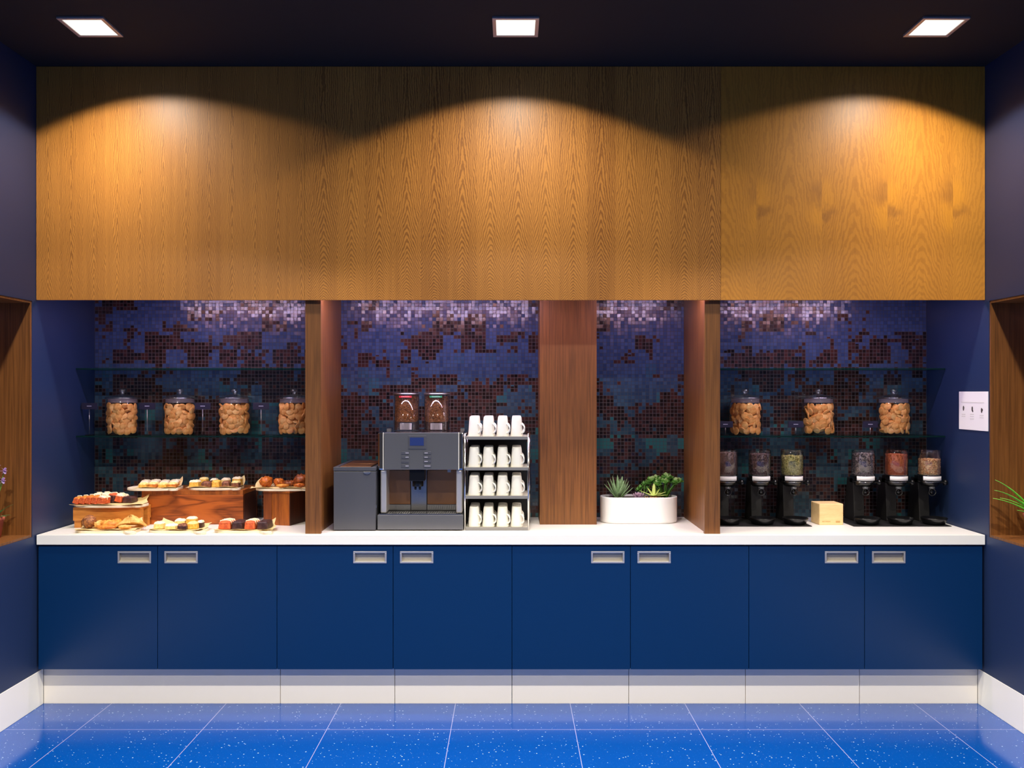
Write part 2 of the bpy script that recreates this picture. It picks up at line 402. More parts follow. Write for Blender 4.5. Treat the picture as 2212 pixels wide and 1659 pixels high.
# wood-clad bulkhead above the counter
SOF = 2.195
b = MB().box(-WX+.001, WX-.001, .022, YB-.001, SOF, CEIL-.001); struct(b.build('wall_bulkhead', 'gapblack'))
for k, (a, c, m_) in enumerate(((-WX+.002, X(658, 0)-.0006, 'veneer_left'), (X(658, 0)+.0006, X(1557, 0)-.0006, 'veneer_mid'), (X(1557, 0)+.0006, WX-.002, 'veneer_right'))):
    where = ('left', 'middle', 'right')[k]
    o = MB().box(a, c, 0, .021, Z(648, 0), CEIL-.002).build('veneer_panel', m_)
    tag(o, (f'golden brown veneer wall panel with fine straight grain above the counter, {where} of three',
            f'widest golden brown veneer panel with repeated arched grain, {where} of three',
            f'golden brown veneer panel with mirrored dark knots, {where} of three')[k], 'wall panel', 'veneer wall panels above the counter')
# under-bulkhead LED strips
for nm, a, c in (('left bay above the pastries', -2.08, -1.30), ('bay above the coffee machine', -.965, .14), ('narrow bay above the planter', .56, .985), ('right bay above the grain dispensers', 1.38, 2.12)):
    y0 = .10; m0 = (a+c)/2; h = (c-a)/2
    s = thing('light_strip', f'slim violet-white light strip washing the mosaic in the {nm}', 'light', (m0, y0, SOF), group='violet light strips over the mosaic')
    MB().box(-h, h, -.014, .014, -.010, 0).build('housing', 'steel', s)
    MB().box(-h+.004, h-.004, -.010, .010, -.012, -.010).build('diffuser', 'led', s)

# ------------------------------------------------------------------ ceiling downlights
def lamp_light(watt):
    L = bpy.data.lights.new('downlight_beam', 'SPOT'); L.energy = watt; L.color = LAMP_COL
    L.spot_size = R(133); L.spot_blend = .10; L.shadow_soft_size = .05; L.use_nodes = True
    t = L.node_tree; n = t.nodes; e = n.get('Emission') or n.new('ShaderNodeEmission')
    tc = n.new('ShaderNodeTexCoord'); sp = n.new('ShaderNodeSeparateXYZ'); t.links.new(tc.outputs['Normal'], sp.inputs[0])
    ab = n.new('ShaderNodeMath'); ab.operation = 'ABSOLUTE'; t.links.new(sp.outputs[2], ab.inputs[0])
    pw = n.new('ShaderNodeMath'); pw.operation = 'POWER'; t.links.new(ab.outputs[0], pw.inputs[0]); pw.inputs[1].default_value = 2.4
    ad = n.new('ShaderNodeMath'); ad.operation = 'MULTIPLY_ADD'; t.links.new(pw.outputs[0], ad.inputs[0]); ad.inputs[1].default_value = 1.0; ad.inputs[2].default_value = .0
    # batwing distribution: stronger to either side than straight ahead
    sq = n.new('ShaderNodeMath'); sq.operation = 'MULTIPLY'; t.links.new(sp.outputs[0], sq.inputs[0]); t.links.new(sp.outputs[0], sq.inputs[1])
    wg = n.new('ShaderNodeMath'); wg.operation = 'MULTIPLY_ADD'; t.links.new(sq.outputs[0], wg.inputs[0]); wg.inputs[1].default_value = 2.5; wg.inputs[2].default_value = 1.0
    ml = n.new('ShaderNodeMath'); ml.operation = 'MULTIPLY'; t.links.new(ad.outputs[0], ml.inputs[0]); t.links.new(wg.outputs[0], ml.inputs[1])
    t.links.new(ml.outputs[0], e.inputs[1])
    return L
LD = [lamp_light(v) for v in LAMP_W]
for r, ly in enumerate(LAMP_ROWS):
    for k, lx in enumerate(LAMP_X):
        pos = ('left', 'middle', 'right')[k]
        rowt = ('in the row nearest the wood panelling', 'in the second row back from the panelling', 'in the row farthest from the panelling')[r]
        s = thing('ceiling_light', f'square recessed ceiling light, {pos} one {rowt}', 'ceiling light', (lx, ly, CEIL), group='square recessed ceiling lights')
        b = MB(); h, q, d = .105, .088, .010
        for a in ((-h, h, -h, -q), (-h, h, q, h), (-h, -q, -q, q), (q, h, -q, q)): b.box(a[0], a[1], a[2], a[3], -d, 0)
        b.build('frame', 'handle', s, bevel=.0015)
        MB().box(-q, q, -q, q, -.006, -.001).build('diffuser', 'lamp', s)
        lo = bpy.data.objects.new('bulb_light', LD[r]); COL.objects.link(lo); lo.parent = s; lo.location = (0, 0, -.016)
        tl = R(9)
        ax = (0.45, -.45)[lx > 0]*(abs(lx) > .5) if r == 0 else 0
        d_ = Vector((ax*sin(tl)*1.6, sin(tl), -cos(tl))) if r == 0 else Vector((0, 0, -1))
        lo.rotation_euler = (-d_).to_track_quat('Z', 'Y').to_euler()

# ------------------------------------------------------------------ cabinets and worktop
DX = [X(p, 0) for p in (82, 340, 598, 849, 1106, 1362, 1618, 1868, 2123)]
ZB, ZT = Z(1446, 0), Z(1180, 0)
HP = [254, 355, 763, 864, 1277, 1377, 1782, 1884]
PL = [(605,), (851,), (1358,), (1857,)]
names = ('pastry trays', 'refrigerated box and coffee machine', 'mug rack and planter', 'grain dispensers')
for k in range(4):
    x0, x1 = DX[2*k], DX[2*k+2]; cx = (x0+x1)/2
    s = thing('base_cabinet', f'dark blue double-door base cabinet below the {names[k]}', 'cabinet', (cx, 0, 0), group='blue base cabinets in a row')
    b = MB().box(x0-cx+.001, x1-cx-.001, .024, .63, ZB, TOP-.052); b.build('body', 'navy', s)
    for j in (0, 1):
        a, c = DX[2*k+j]-cx+.0016, DX[2*k+j+1]-cx-.0016
        hx0 = X(HP[2*k+j], 0)-cx; hx1 = hx0+X(72+1103, 0); hz0, hz1 = Z(1217, 0), Z(1191, 0)
        b = MB()   # door with a cut-out for the recessed pull
        b.box(a, hx0, .002, .022, ZB, ZT); b.box(hx1, c, .002, .022, ZB, ZT)
        b.box(hx0, hx1, .002, .022, ZB, hz0); b.box(hx0, hx1, .002, .022, hz1, ZT)
        d = b.build('door', 'navy', s)
        b = MB(); f = .009
        b.box(hx0, hx1, -.001, .006, hz1-f, hz1); b.box(hx0, hx1, -.001, .006, hz0, hz0+f)
        b.box(hx0, hx0+f, -.001, .006, hz0+f, hz1-f); b.box(hx1-f, hx1, -.001, .006, hz0+f, hz1-f)
        h = b.build('handle', 'handle', d, bevel=.0012, label='recessed silver pull')
        b = MB().addm([(hx0+f, .0015, hz0+f), (hx1-f, .0015, hz0+f), (hx1-f, .019, hz0+f+.012), (hx0+f, .019, hz0+f+.012), (hx0+f, .019, hz1-f), (hx1-f, .019, hz1-f)],
                      [(0, 1, 2, 3), (3, 2, 5, 4)])
        b.box(hx0+.001, hx1-.001, .0195, .0215, hz0+.001, hz1-.001)
        b.box(hx0+.001, hx0+f, .001, .0195, hz0+.001, hz1-.001); b.box(hx1-f, hx1-.001, .001, .0195, hz0+.001, hz1-.001)
        b.box(hx0+f, hx1-f, .001, .0195, hz1-f, hz1-.001)
        b.build('pull_recess', 'handle_in', h)
        if k == 0 and j == 1: continue
        j0, j1 = (a, c) if k else (a, DX[2]-cx-.0016)
        if k == 0: j0 = -WX+.004-cx
        if k == 3 and j == 1: j1 = WX-.004-cx
        MB().box(j0, j1, .07, .088, 0.0005, ZB).build('plinth', 'kick', s, label='white plinth panel')
o = MB().box(-WX+.007, WX-.005, -.008, YB-.001, TOP-.050, TOP).build('worktop', 'white', bevel=.0015)
tag(o, 'long white worktop running the full width over the blue cabinets', 'countertop')

# ------------------------------------------------------------------ timber dividers
def divider(x0, x1, inner, label):
    s = thing('divider_post', label, 'divider', ((x0+x1)/2, .03, TOP), group='timber divider posts'); h = (x1-x0)/2
    MB().box(-h, h, 0, .028, 0, SOF-TOP-.0005).build('front_board', 'walnut', s, bevel=.001)
    a, c = (-h, h-.012) if inner > 0 else (-h+.012, h)
    MB().box(a, c, .031, YB-.031, 0, SOF-TOP-.0005).build('side_board', 'walnut', s)
divider(X(659.5, .03), X(693, .03), 1, 'full-height walnut divider between the pastry bay and the coffee machine')
divider(X(1522, .03), X(1555.5, .03), -1, 'full-height walnut divider between the planter and the grain dispensers')
x0, x1 = X(1166, .355), X(1289, .355)
o = MB().box(-(x1-x0)/2, (x1-x0)/2, 0, YB-.356, 0, SOF-TOP-.0005).build('timber_column', 'walnut', loc=((x0+x1)/2, .355, TOP), bevel=.001)
tag(o, 'broad walnut column between the mug rack and the white planter', 'column')

# ------------------------------------------------------------------ glass shelves
for side, xa, xb in (('left', -WX+.002, X(659.5, .03)-.002), ('right', X(1555.5, .03)+.002, WX-.002)):
    for lev, py in (('upper', 797), ('lower', 943)):
        z = Z(py, .42); s = thing('glass_shelf', f'{lev} glass shelf in the {side} bay, '+('empty' if lev == 'upper' else 'holding cookie jars'), 'shelf', ((xa+xb)/2, .42, z), group='glass shelves on the mosaic wall')
        h = (xb-xa)/2
        MB().box(-h, h, .003, YB-.422, -.004, .004).build('pane', 'shelfglass', s)
        MB().box(-h, h, 0, .0028, -.004, .004).build('front_edge', 'glassedge', s, label='dark green polished edge')
SH = Z(943, .42)+.0042

# ------------------------------------------------------------------ cookie jars
def make_jar():
    s = thing('cookie_jar', '', 'jar')
    pr = [(.0, .004), (.082, .004), (.090, .012), (.0925, .03), (.0925, .165), (.089, .18), (.082, .192), (.082, .204)]
    MB().lathe(pr, 40).build('jar_body', 'glass', s)
    MB().lathe([(0, 0), (.083, 0), (.0885, .0045), (.0, .0055)], 40).build('jar_base', 'shelfglass', s, label='thick greenish glass base')
    l = MB().lathe([(.094, .206), (.096, .210), (.094, .214), (.060, .222), (.030, .230), (.016, .234)], 40).build('lid', 'lidglass', s, label='glass lid with round knob')
    MB().lathe([(.0785, .184), (.0785, .205), (.080, .2055)], 40).build('lid_rim', 'sheenglass', l, label='frosted stopper rim, pale reflection in its colour')
    MB().lathe([(.012, .234), (.011, .238), (.019, .246), (.021, .253), (.016, .261), (0, .264)], 24).build('knob', 'lidglass', l)
    return s
JY = .535
J = [(265, 'left', 'leftmost on the left shelf'), (389, 'left', 'second from left on the left shelf'), (507, 'left', 'third from left on the left shelf'), (635, 'left', 'half hidden behind the walnut post'),
     (1610, 'right', 'at the left end of the right shelf'), (1768, 'right', 'in the middle of the right shelf'), (1930, 'right', 'at the right end of the right shelf')]
jar0 = make_jar()
JN = ('the leftmost jar', 'the second jar from the left', 'the third jar from the left', 'the jar half behind the post', 'the first jar right of the dispensers post', 'the second jar from the right', 'the rightmost jar')
JN = JN[:4]+('the leftmost right-bay jar',)+JN[5:]
LY = ('bottom', 'second', 'third', 'fourth', 'fifth', 'top'); PO = ('far left', 'left', 'centre left', 'centre', 'centre right', 'right', 'far right')
cm = []
for v in range(2):
    b = MB().lathe([(0, -.0045), (.019, -.0045), (.0225, -.001), (.0225, .002), (.019, .0045), (.008, .0055), (0, .0055)], 14)
    o = b.build('cookie', ('cookie', 'cookie_b')[v]); cm.append(o)
stuff = []; used = [False, False]
for i, (px, side, txt) in enumerate(J):
    j = jar0 if i == 0 else copy_tree(jar0)
    x = X(px, JY); j.location = (x, JY, SH)
    tag(j, f'round glass jar of golden cookies, {txt}', 'jar', 'cookie jars on the glass shelves')
    rr = random.Random(100+i); placed = []
    # front shell, visible: rows of cookies facing outwards
    nrow = 6
    for row in range(nrow):
        for q in range(7):
            a = -pi/2+(-1.42+2.84*(q+.5*(row % 2))/6.5)+rr.uniform(-.08, .08)
            rad = rr.uniform(.072, .081); zc = .028+row*.0265+rr.uniform(-.005, .005)
            if zc > .172: zc = .172
            tilt = rr.choice((.1, .2, .35, .6, 1.0))*rr.uniform(.8, 1.2)
            nrm = Vector((cos(a), sin(a), 0)); axis = Matrix.Rotation(rr.uniform(0, 2*pi), 3, nrm) @ Vector((0, 0, 1)).cross(nrm).normalized()
            d = Matrix.Rotation(tilt, 3, axis) @ nrm
            # stay inside the glass
            rad = min(rad, .0895-.0225*math.sqrt(max(0, 1-d.dot(nrm)**2))-.005)
            p = Vector((cos(a)*rad, sin(a)*rad, zc)); v = rr.random() < .4
            c = cm[v] if not used[v] else cm[v].copy()
            if used[v]: COL.objects.link(c)
            used[v] = True
            c.location = (x+p.x, JY+p.y, SH+p.z); c.rotation_euler = d.to_track_quat('Z', 'Y').to_euler()
            tag(c, f'golden cookie in the front of {JN[i]}, {LY[row]} layer, {PO[q]}', 'cookie', f'cookies in the jar {txt}')
    for q in range(26):
        a = rr.uniform(0, 2*pi); rad = rr.uniform(0, .062) if q > 12 else rr.uniform(.04, .062)
        if q <= 12: a = rr.uniform(.1, pi-.1)
        d = Vector((rr.gauss(0, 1), rr.gauss(0, 1), rr.gauss(0, 1))).normalized()
        mx = Matrix.Translation((x+cos(a)*rad*.9, JY+.01+abs(sin(a)*rad*.9), SH+.03+.14*rr.random())) @ d.to_track_quat('Z', 'Y').to_matrix().to_4x4()
        stuff.append(mx)
b = MB()
for mx in stuff: b.lathe([(0, -.0045), (.019, -.0045), (.0225, 0), (.019, .0045), (0, .0055)], 12, mx=mx)
tag(b.build('cookie', 'cookie'), 'remaining golden cookies heaped behind the front ones inside the glass jars', 'cookie', None, 'stuff')

# small dark name cards between the jars
def make_card(h, w_):
    s = thing('name_card', '', 'sign')
    MB().box(-.018, .018, -.012, .012, 0, .004).build('foot', 'black', s)
    MB().cyl(.0015, .004, h-.018, 8).build('stem', 'steel', s)
    c = MB().box(-w_/2, w_/2, -.002, .002, h-.018, h+.018).build('card', 'tagdark', s, bevel=.001)
    MB().box(-.013, .013, -.0026, -.0021, h-.001, h+.002).build('lettering', 'tagline', c, label='small silver lettering')
    return s
for pp, h, w_, side in (((193, 318, 438, 564), .165, .090, 'left'), ((1565, 1719, 1880), .062, .085, 'right')):
    c0 = None
    for k, px in enumerate(pp):
        c = make_card(h, w_) if c0 is None else copy_tree(c0); c0 = c0 or c
        c.location = (X(px, .47) if px != 1565 else X(1567, .47), .47, SH)
        if side == 'left': t_ = ('beside the left wall', 'between the first and second jars', 'between the second and third jars', 'between the third jar and the post')[k]
        else: t_ = ('beside the walnut divider', 'left of the middle jar', 'left of the last jar')[k]
        tag(c, f'tiny dark purple name card, {side} glass shelf, {t_}', 'sign', 'dark name cards between the jars')

# ------------------------------------------------------------------ risers, boards, paper
def board(label, cx, cy, z, a, bb, ang, hl=.07, flip=1):
    s = MB(); n = 40
    pts = []
    for i in range(n):
        t = 2*pi*i/n; c_, s_ = cos(t), sin(t)
        pts.append((a*math.copysign(abs(c_)**.75, c_), bb*math.copysign(abs(s_)**.75, s_)))
    s.prism(pts, 0, .012)
    # handle: rounded tongue
    hp = [(0, -.018), (hl, -.024)]+[(hl+.026*cos(t), .026*sin(t)) for t in [(-pi/2)+pi*i/8 for i in range(9)]]+[(hl, .024), (0, .018)]
    mx = Matrix.Translation((a*.72, -bb*.62*flip, 0)) @ Matrix.Rotation(ang, 4, 'Z')
    s.prism(hp, .0004, .0116, mx)
    return tag(s.build('serving_board', 'paddle', loc=(cx, cy, z), bevel=.003), label, 'serving board', 'pale wooden paddle boards')
def paper(label, cx, cy, z, a, bb, rz, seed, curl=(1, 1), droop=0):
    nx, ny = 30, 20; vs = []; fs = []; rr = random.Random(seed)
    for j in range(ny+1):
        for i in range(nx+1):
            u, v = -1+2*i/nx, -1+2*j/ny
            e = max(abs(u), abs(v)); x_ = u*a*(1+.03*sin(v*7+seed)); y_ = v*bb*(1+.05*sin(u*8+seed*2))
            h = .0012+.007*max(0, e-.72)/.28*(1+sin(u*6+v*5+seed))*.6
            cr = max(0, (u*curl[0]+v*curl[1])-1.25)/.75
            h += .045*cr**1.3
            cr2 = max(0, (-u*curl[0]+v*curl[1])-1.4)/.6
            h += .020*cr2
            vs.append((x_-.02*cr*curl[0], y_, h)); 
    for j in range(ny):
        for i in range(nx):
            k = j*(nx+1)+i; fs.append((k, k+1, k+nx+2, k+nx+1))
    o = MB().addm(vs, fs, True).build('baking_paper', 'parch', loc=(cx, cy, z), rz=rz)
    md = o.modifiers.new('thick', 'SOLIDIFY'); md.thickness = .0006; md.offset = 1
    return tag(o, label, 'paper', 'sheets of baking paper under the pastries')

# low pine riser (left)
s = thing('display_riser', 'low light pine riser with short legs against the left wall', 'display stand', (-2.171, .222, TOP), group='wooden display risers')
h = .183; RZ1 = Z(1096, .22)-TOP
MB().box(-h, h, 0, .136, RZ1-.012, RZ1).build('top', 'pine', s, bevel=.002)
MB().box(-h, h, .001, .013, RZ1-.072, RZ1-.0125).build('front_board', 'pine', s, bevel=.001)
MB().box(-h, h, .123, .135, RZ1-.072, RZ1-.0125).build('back_board', 'pine', s, bevel=.001)
for sx in (-1, 1):
    for y_ in (.002, .108):
        a_ = -h+.001 if sx < 0 else h-.036
        MB().box(a_, a_+.035, y_+.012 if y_ < .1 else y_-.018, y_+.036 if y_ < .1 else y_+.014, 0, RZ1-.0125).build('leg', 'pine', s)
# large acacia crate
xa, xb = X(306, .36), X(525, .36); RZ2 = Z(1059, .36)-TOP
s = thing('display_riser', 'large reddish acacia crate with swirling grain holding two pastry boards', 'display stand', ((xa+xb)/2, .36, TOP), group='wooden display risers'); h = (xb-xa)/2
MB().box(-h, h, 0, .014, 0, RZ2-.025).build('front_board', 'acacia', s, bevel=.001)
MB().box(-h, h, 0, .28, RZ2-.0245, RZ2).build('top', 'acacia_plain', s, bevel=.0015, label='lighter top plank')
for sx in (-1, 1):
    a_ = -h if sx < 0 else h-.014
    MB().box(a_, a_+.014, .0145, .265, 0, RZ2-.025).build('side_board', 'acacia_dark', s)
MB().box(-h, h, .266, .28, 0, RZ2-.025).build('back_board', 'acacia', s)
# turned box by the post
c3x, c3y = X(625, .31), .31
s = thing('display_riser', 'tall orange-brown wooden box standing at an angle by the walnut divider', 'display stand', (c3x, c3y, TOP), rz=R(-14), group='wooden display risers')
MB().box(-.155, 0, 0, .20, 0, RZ2-.012).build('body', 'acacia_plain', s, bevel=.001)
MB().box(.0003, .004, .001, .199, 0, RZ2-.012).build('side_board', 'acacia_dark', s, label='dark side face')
MB().box(-.156, .004, -.0038, .20, RZ2-.0115, RZ2).build('top', 'acacia_plain', s)
MB().box(-.1545, -.105, -.0035, -.0003, 0, RZ2-.012).build('corner_board', 'acacia_mid', s)

TT = TOP+.0003
bd = [  # label, cx, cy, z, a, b, angle, handle
 ('pale paddle board on the low pine riser under the red loaf', -2.172, .282, TOP+RZ1, .195, .085, R(0), .02),
 ('pale paddle board on the left half of the acacia crate', X(340, .44)-.005, .425, TOP+RZ2, .145, .105, R(-30), .03),
 ('pale paddle board on the right half of the acacia crate', X(466, .44), .45, TOP+RZ2, .15, .10, R(-30), .03),
 ('pale paddle board on the angled box by the divider', X(618, .43), .395, TOP+RZ2, .155, .085, R(0), .01),
 ('pale paddle board on the worktop in front of the low pine riser', X(235, .13), .125, TT, .165, .085, R(-50), .066),
 ('pale paddle board on the worktop in front of the acacia crate', X(388, .13), .125, TT, .150, .085, R(-50), .066),
 ('pale paddle board on the worktop holding four glazed slices', X(528, .13), .125, TT, .150, .085, R(-50), .066)]
for k, q in enumerate(bd): board(*q)
pz = .0125
paper('baking paper on the pine riser board under the red and dark slices', -2.172, .280, TOP+RZ1+pz, .188, .083, R(1), 1, (1, 1))
paper('baking paper under the golden squares on the acacia crate', X(345, .42), .425, TOP+RZ2+pz, .115, .085, 0, 2, (1, 1))
paper('baking paper with a raised point under the mixed squares on the acacia crate', X(468, .44), .45, TOP+RZ2+pz, .145, .09, R(-2), 3, (1, 1))
paper('baking paper under the fried pastries beside the divider', X(615, .43), .395, TOP+RZ2+pz, .165, .080, 0, 4, (-1, 1))
paper('baking paper under the puff pastries at the left end of the worktop', X(240, .13), .130, TT+pz, .158, .082, R(3), 5, (1, 1))
paper('baking paper under the cream-topped squares on the worktop', X(388, .13), .130, TT+pz, .140, .080, R(-3), 6, (-1, 1))
paper('baking paper under the four glazed slices on the worktop', X(533, .13), .130, TT+pz, .148, .080, 0, 7, (1, 1))

# ------------------------------------------------------------------ pastries
def block(name, label, cat, loc, rz, wx, dy, hz, body, top=None, topn='icing', th=.008, group=None, drizzle=None, seed=1, taper=.92, tilt=0):
    s = thing(name, label, cat, loc, rz, group)
    if tilt: s.rotation_euler.y = tilt
    a, b_ = wx/2, dy/2
    vs = [(-a, -b_, 0), (a, -b_, 0), (a, b_, 0), (-a, b_, 0), (-a*taper, -b_*taper, hz), (a*taper, -b_*taper, hz), (a*taper, b_*taper, hz), (-a*taper, b_*taper, hz)]
    MB().addm(vs, [(3, 2, 1, 0), (4, 5, 6, 7), (0, 1, 5, 4), (1, 2, 6, 5), (2, 3, 7, 6), (3, 0, 4, 7)]).build('cake_body', body, s, bevel=.004)
    if top:
        m_ = MB(); nx, ny = 8, 8; vs = []; fs = []; rr = random.Random(seed)
        for j in range(ny+1):
            for i in range(nx+1):
                u, v = -1+2*i/nx, -1+2*j/ny; e = max(abs(u), abs(v))
                h_ = hz+th*(1-e**4)*(.8+.4*mnoise.noise(Vector((u*2, v*2, seed)))) if e < 1 else hz-.004
                vs.append((u*a*(taper+.03), v*b_*(taper+.03), h_))
        for j in range(ny):
            for i in range(nx):
                k = j*(nx+1)+i; fs.append((k, k+1, k+nx+2, k+nx+1))
        m_.addm(vs, fs, True).build(topn, top, s)
    if drizzle:
        m_ = MB()
        for k in range(drizzle):
            yy = -b_*.8+(k+.5)*1.6*b_/drizzle
            m_.tube([(-a*taper-.001, yy, hz*.55), (-a*.85, yy, hz+.006), (0, yy+.006, hz+.009), (a*.85, yy, hz+.006), (a*taper+.001, yy+.004, hz*.6)], .0036, 6)
        m_.build('drizzle', 'cream', s, label='cream icing drizzle')
    return s
Z1 = TT+pz+.0035
# four glazed slices
gl = 'glazed loaf slices on the right-hand tray'
for px, lab, body, top, dz, w_ in ((491, 'red-orange glazed slice with cream drizzle, leftmost on the right-hand tray', 'redcake', 'redcake', 3, .064),
                          (518, 'knobbly dark chocolate slice between the two red glazed slices', 'choc', 'choc', 0, .056),
                          (545, 'red-orange slice with cream drizzle between the two chocolate slices', 'redcake', 'redcake', 3, .056),
                          (572, 'smooth dark chocolate slice, rightmost on the right-hand tray', 'choc', 'choc', 0, .056)):
    block('cake_slice', lab, 'cake slice', (X(px, .12), .125, Z1), R(-3), w_, .10, .036, body, top, 'glaze', .008, gl, dz, px)
# cream-topped squares
g2 = 'small cake squares on the middle worktop tray'
for px, y_, zz, w_, d_, h_, body, top, lab in (
    (345, .110, 0, .050, .045, .030, 'sponge_pale', 'cream', 'pale yellow cake square with a thick cream top, nearest the raised paper corner'),
    (371, .095, 0, .058, .045, .020, 'sponge_pale', 'cream', 'flat white-topped cake square at the front of the middle tray'),
    (390, .165, 0, .054, .045, .036, 'sponge_pale', 'cream', 'crumbly white-topped square at the back of the middle tray'),
    (415, .175, 0, .054, .042, .046, 'sponge', 'cream', 'tallest cream-topped square at the back of the middle tray'),
    (395, .080, 0, .050, .035, .022, 'choc', 'chocnut', 'small brown nutty square at the front edge of the middle tray'),
    (417, .105, 0, .054, .040, .030, 'sponge', 'sponge_pale', 'bright yellow sponge block right of the brown nutty square'),
    (434, .150, 0, .028, .040, .030, 'choc', 'cream', 'narrow dark square with cream top at the right of the middle tray')):
    block('cake_square', lab, 'cake', (X(px, y_), y_, Z1), R(px % 7-3), w_, d_, h_, body, top, 'topping', .010, g2, 0, px)
# red and dark slices on the pine riser
g3 = 'loaf slices on the pine riser'; zr = TOP+RZ1+pz+.004
ords = ('first', 'second', 'third', 'fourth', 'fifth')
for k in range(5):
    x_ = X(170+k*13.5, .24); block('cake_slice', f'leaning red slice, front row on the pine riser, {ords[k]} from the left', 'cake slice', (x_, .245-.002*k, zr+.004), R(-12), .034, .075, .030+.004*min(k, 2), 'redcake', 'crust' if k < 4 else 'cream', 'glaze', .006, g3, 1, k, .85, tilt=R(12))
for k, (px, bd_, tp) in enumerate(((212, 'choc', 'cream'), (229, 'choc', 'cream'), (246, 'choc', 'redcake'), (262, 'redcake', 'cream'))):
    block('cake_slice', ('chocolate slice with cream top behind the red row, leftmost', 'chocolate slice with cream top behind the red row, second one', 'chocolate slice with red crumb top at the middle of the pine riser', 'red slice with cream top right of the chocolate ones on the pine riser')[k], 'cake slice',
          (X(px, .32), .330-.002*k, zr+.004), R(-12), .042, .08, .042-.003*abs(k-1), bd_, tp, 'glaze', .008, g3, 1, k+9, .85, tilt=R(10))
block('cake_slice', 'plain dark chocolate slice at the right end of the pine riser', 'cake slice', (X(283, .33), .320, zr), R(-8), .055, .07, .028, 'choc', 'choc', 'glaze', .005, g3, 0, 5)
# golden squares on the crate
g4 = 'golden tart squares on the left crate board'; z2 = TOP+RZ2+pz+.0035
rown = ('front', 'middle', 'back')
for r_ in range(3):
    for k in range(4):
        px = 311+k*21+r_*2.5; y_ = .375+r_*.053
        block('tart_square', f'golden crumb-topped square, {rown[r_]} row of left crate board, {ords[k]} from the left', 'pastry', (X(px, y_), y_, z2), R((k*5+r_*7) % 9-4), .046, .044, .019+.003*r_+.002*(k % 2), 'crust' if k % 2 else 'sponge', 'cream' if r_ else 'sponge_pale', 'topping', .008, g4, 0, k+r_*5, .95)
g5 = 'mixed cake squares on the right crate board'
for k, (px, y_, w_, d_, h_, body, top, lab) in enumerate((
    (422, .405, .055, .05, .030, 'sponge', 'cream', 'yellow square with a thick white top at the left of the right crate board'),
    (447, .395, .056, .045, .024, 'chocnut', 'chocnut', 'knobbly brown square beside the white-topped one on the crate'),
    (468, .40, .044, .045, .030, 'sponge', 'sponge', 'plain bright yellow block in the middle of the right crate board'),
    (489, .395, .044, .045, .026, 'chocnut', 'chocnut', 'brown nutty square right of the yellow block on the crate'),
    (510, .405, .044, .05, .026, 'chocnut', 'sponge_pale', 'brown square with pale top at the right end of the crate'),
    (441, .46, .044, .045, .040, 'sponge', 'sponge_pale', 'pointed yellow piece behind the brown square on the crate'),
    (463, .46, .040, .045, .034, 'choc', 'cream', 'dark square with cream top at the back of the crate'),
    (488, .46, .046, .045, .036, 'sponge_pale', 'cream', 'crumbly cream square at the back of the crate near the paper point'),
    (513, .465, .050, .045, .042, 'sponge', 'cream', 'tall cream-topped square beside the raised paper point'))):
    block('cake_square', lab, 'cake', (X(px, y_), y_, z2), R(k*7 % 11-5), w_, d_, h_, body, top, 'topping', .009, g5, 0, k+30)
# fried pastries beside the divider
g6 = 'fried pastries on the box beside the divider'
def ringy(name, label, cat, loc, R0, r0, m_, group, seed, sq=.8, n=28):
    b = MB(); vs = []; fs = []; k = 12
    for i in range(n):
        t = 2*pi*i/n
        for j in range(k):
            p = 2*pi*j/k; d = 1+.22*sin(t*9+p)+.25*mnoise.noise(Vector((cos(t)*2, sin(t)*2, p+seed)))
            rr_ = R0+r0*d*cos(p); vs.append((rr_*cos(t), rr_*sin(t)*sq, r0+r0*.9*d*sin(p)))
    for i in range(n):
        for j in range(k): fs.append((i*k+j, ((i+1) % n)*k+j, ((i+1) % n)*k+(j+1) % k, i*k+(j+1) % k))
    o = b.addm(vs, fs, True).build(name, m_, loc=loc); return tag(o, label, cat, group)
def lump(name, label, cat, loc, dims, m_, group, seed, rz=0, amp=.18, fr=3.):
    o = MB().blob((0, 0, dims[2]), dims, seed, amp, fr).build(name, m_, loc=loc, rz=rz); return tag(o, label, cat, group)
z3 = z2+.001
lump('fried_pastry', 'orange knobbly fried pastry at the left end beside the divider', 'pastry', (X(575, .39), .395, z3), (.036, .038, .028), 'fried', g6, 1, amp=.2, fr=5)
lump('fried_pastry', 'pale-topped fried pastry right of the knobbly orange one', 'pastry', (X(601, .41), .425, z3), (.031, .032, .022), 'fried', g6, 2, amp=.2, fr=5)
ringy('fried_pastry', 'dark ring-shaped fried pastry at the back of the divider board', 'pastry', (X(626, .43), .43, z3), .024, .015, 'fried_b', g6, 3)
lump('fried_pastry', 'flat golden fried pastry at the front of the divider board', 'pastry', (X(611, .36), .362, z3), (.036, .022, .009), 'pastry', g6, 4, amp=.15, fr=4)
lump('fried_pastry', 'dark heaped fried pastry half hidden by the divider', 'pastry', (X(651, .43), .425, z3), (.038, .035, .034), 'fried_b', g6, 5, amp=.22, fr=5)
lump('fried_pastry', 'small golden fried pastry at the front beside the divider', 'pastry', (X(646, .36), .362, z3), (.030, .020, .011), 'fried', g6, 6, amp=.2, fr=5)
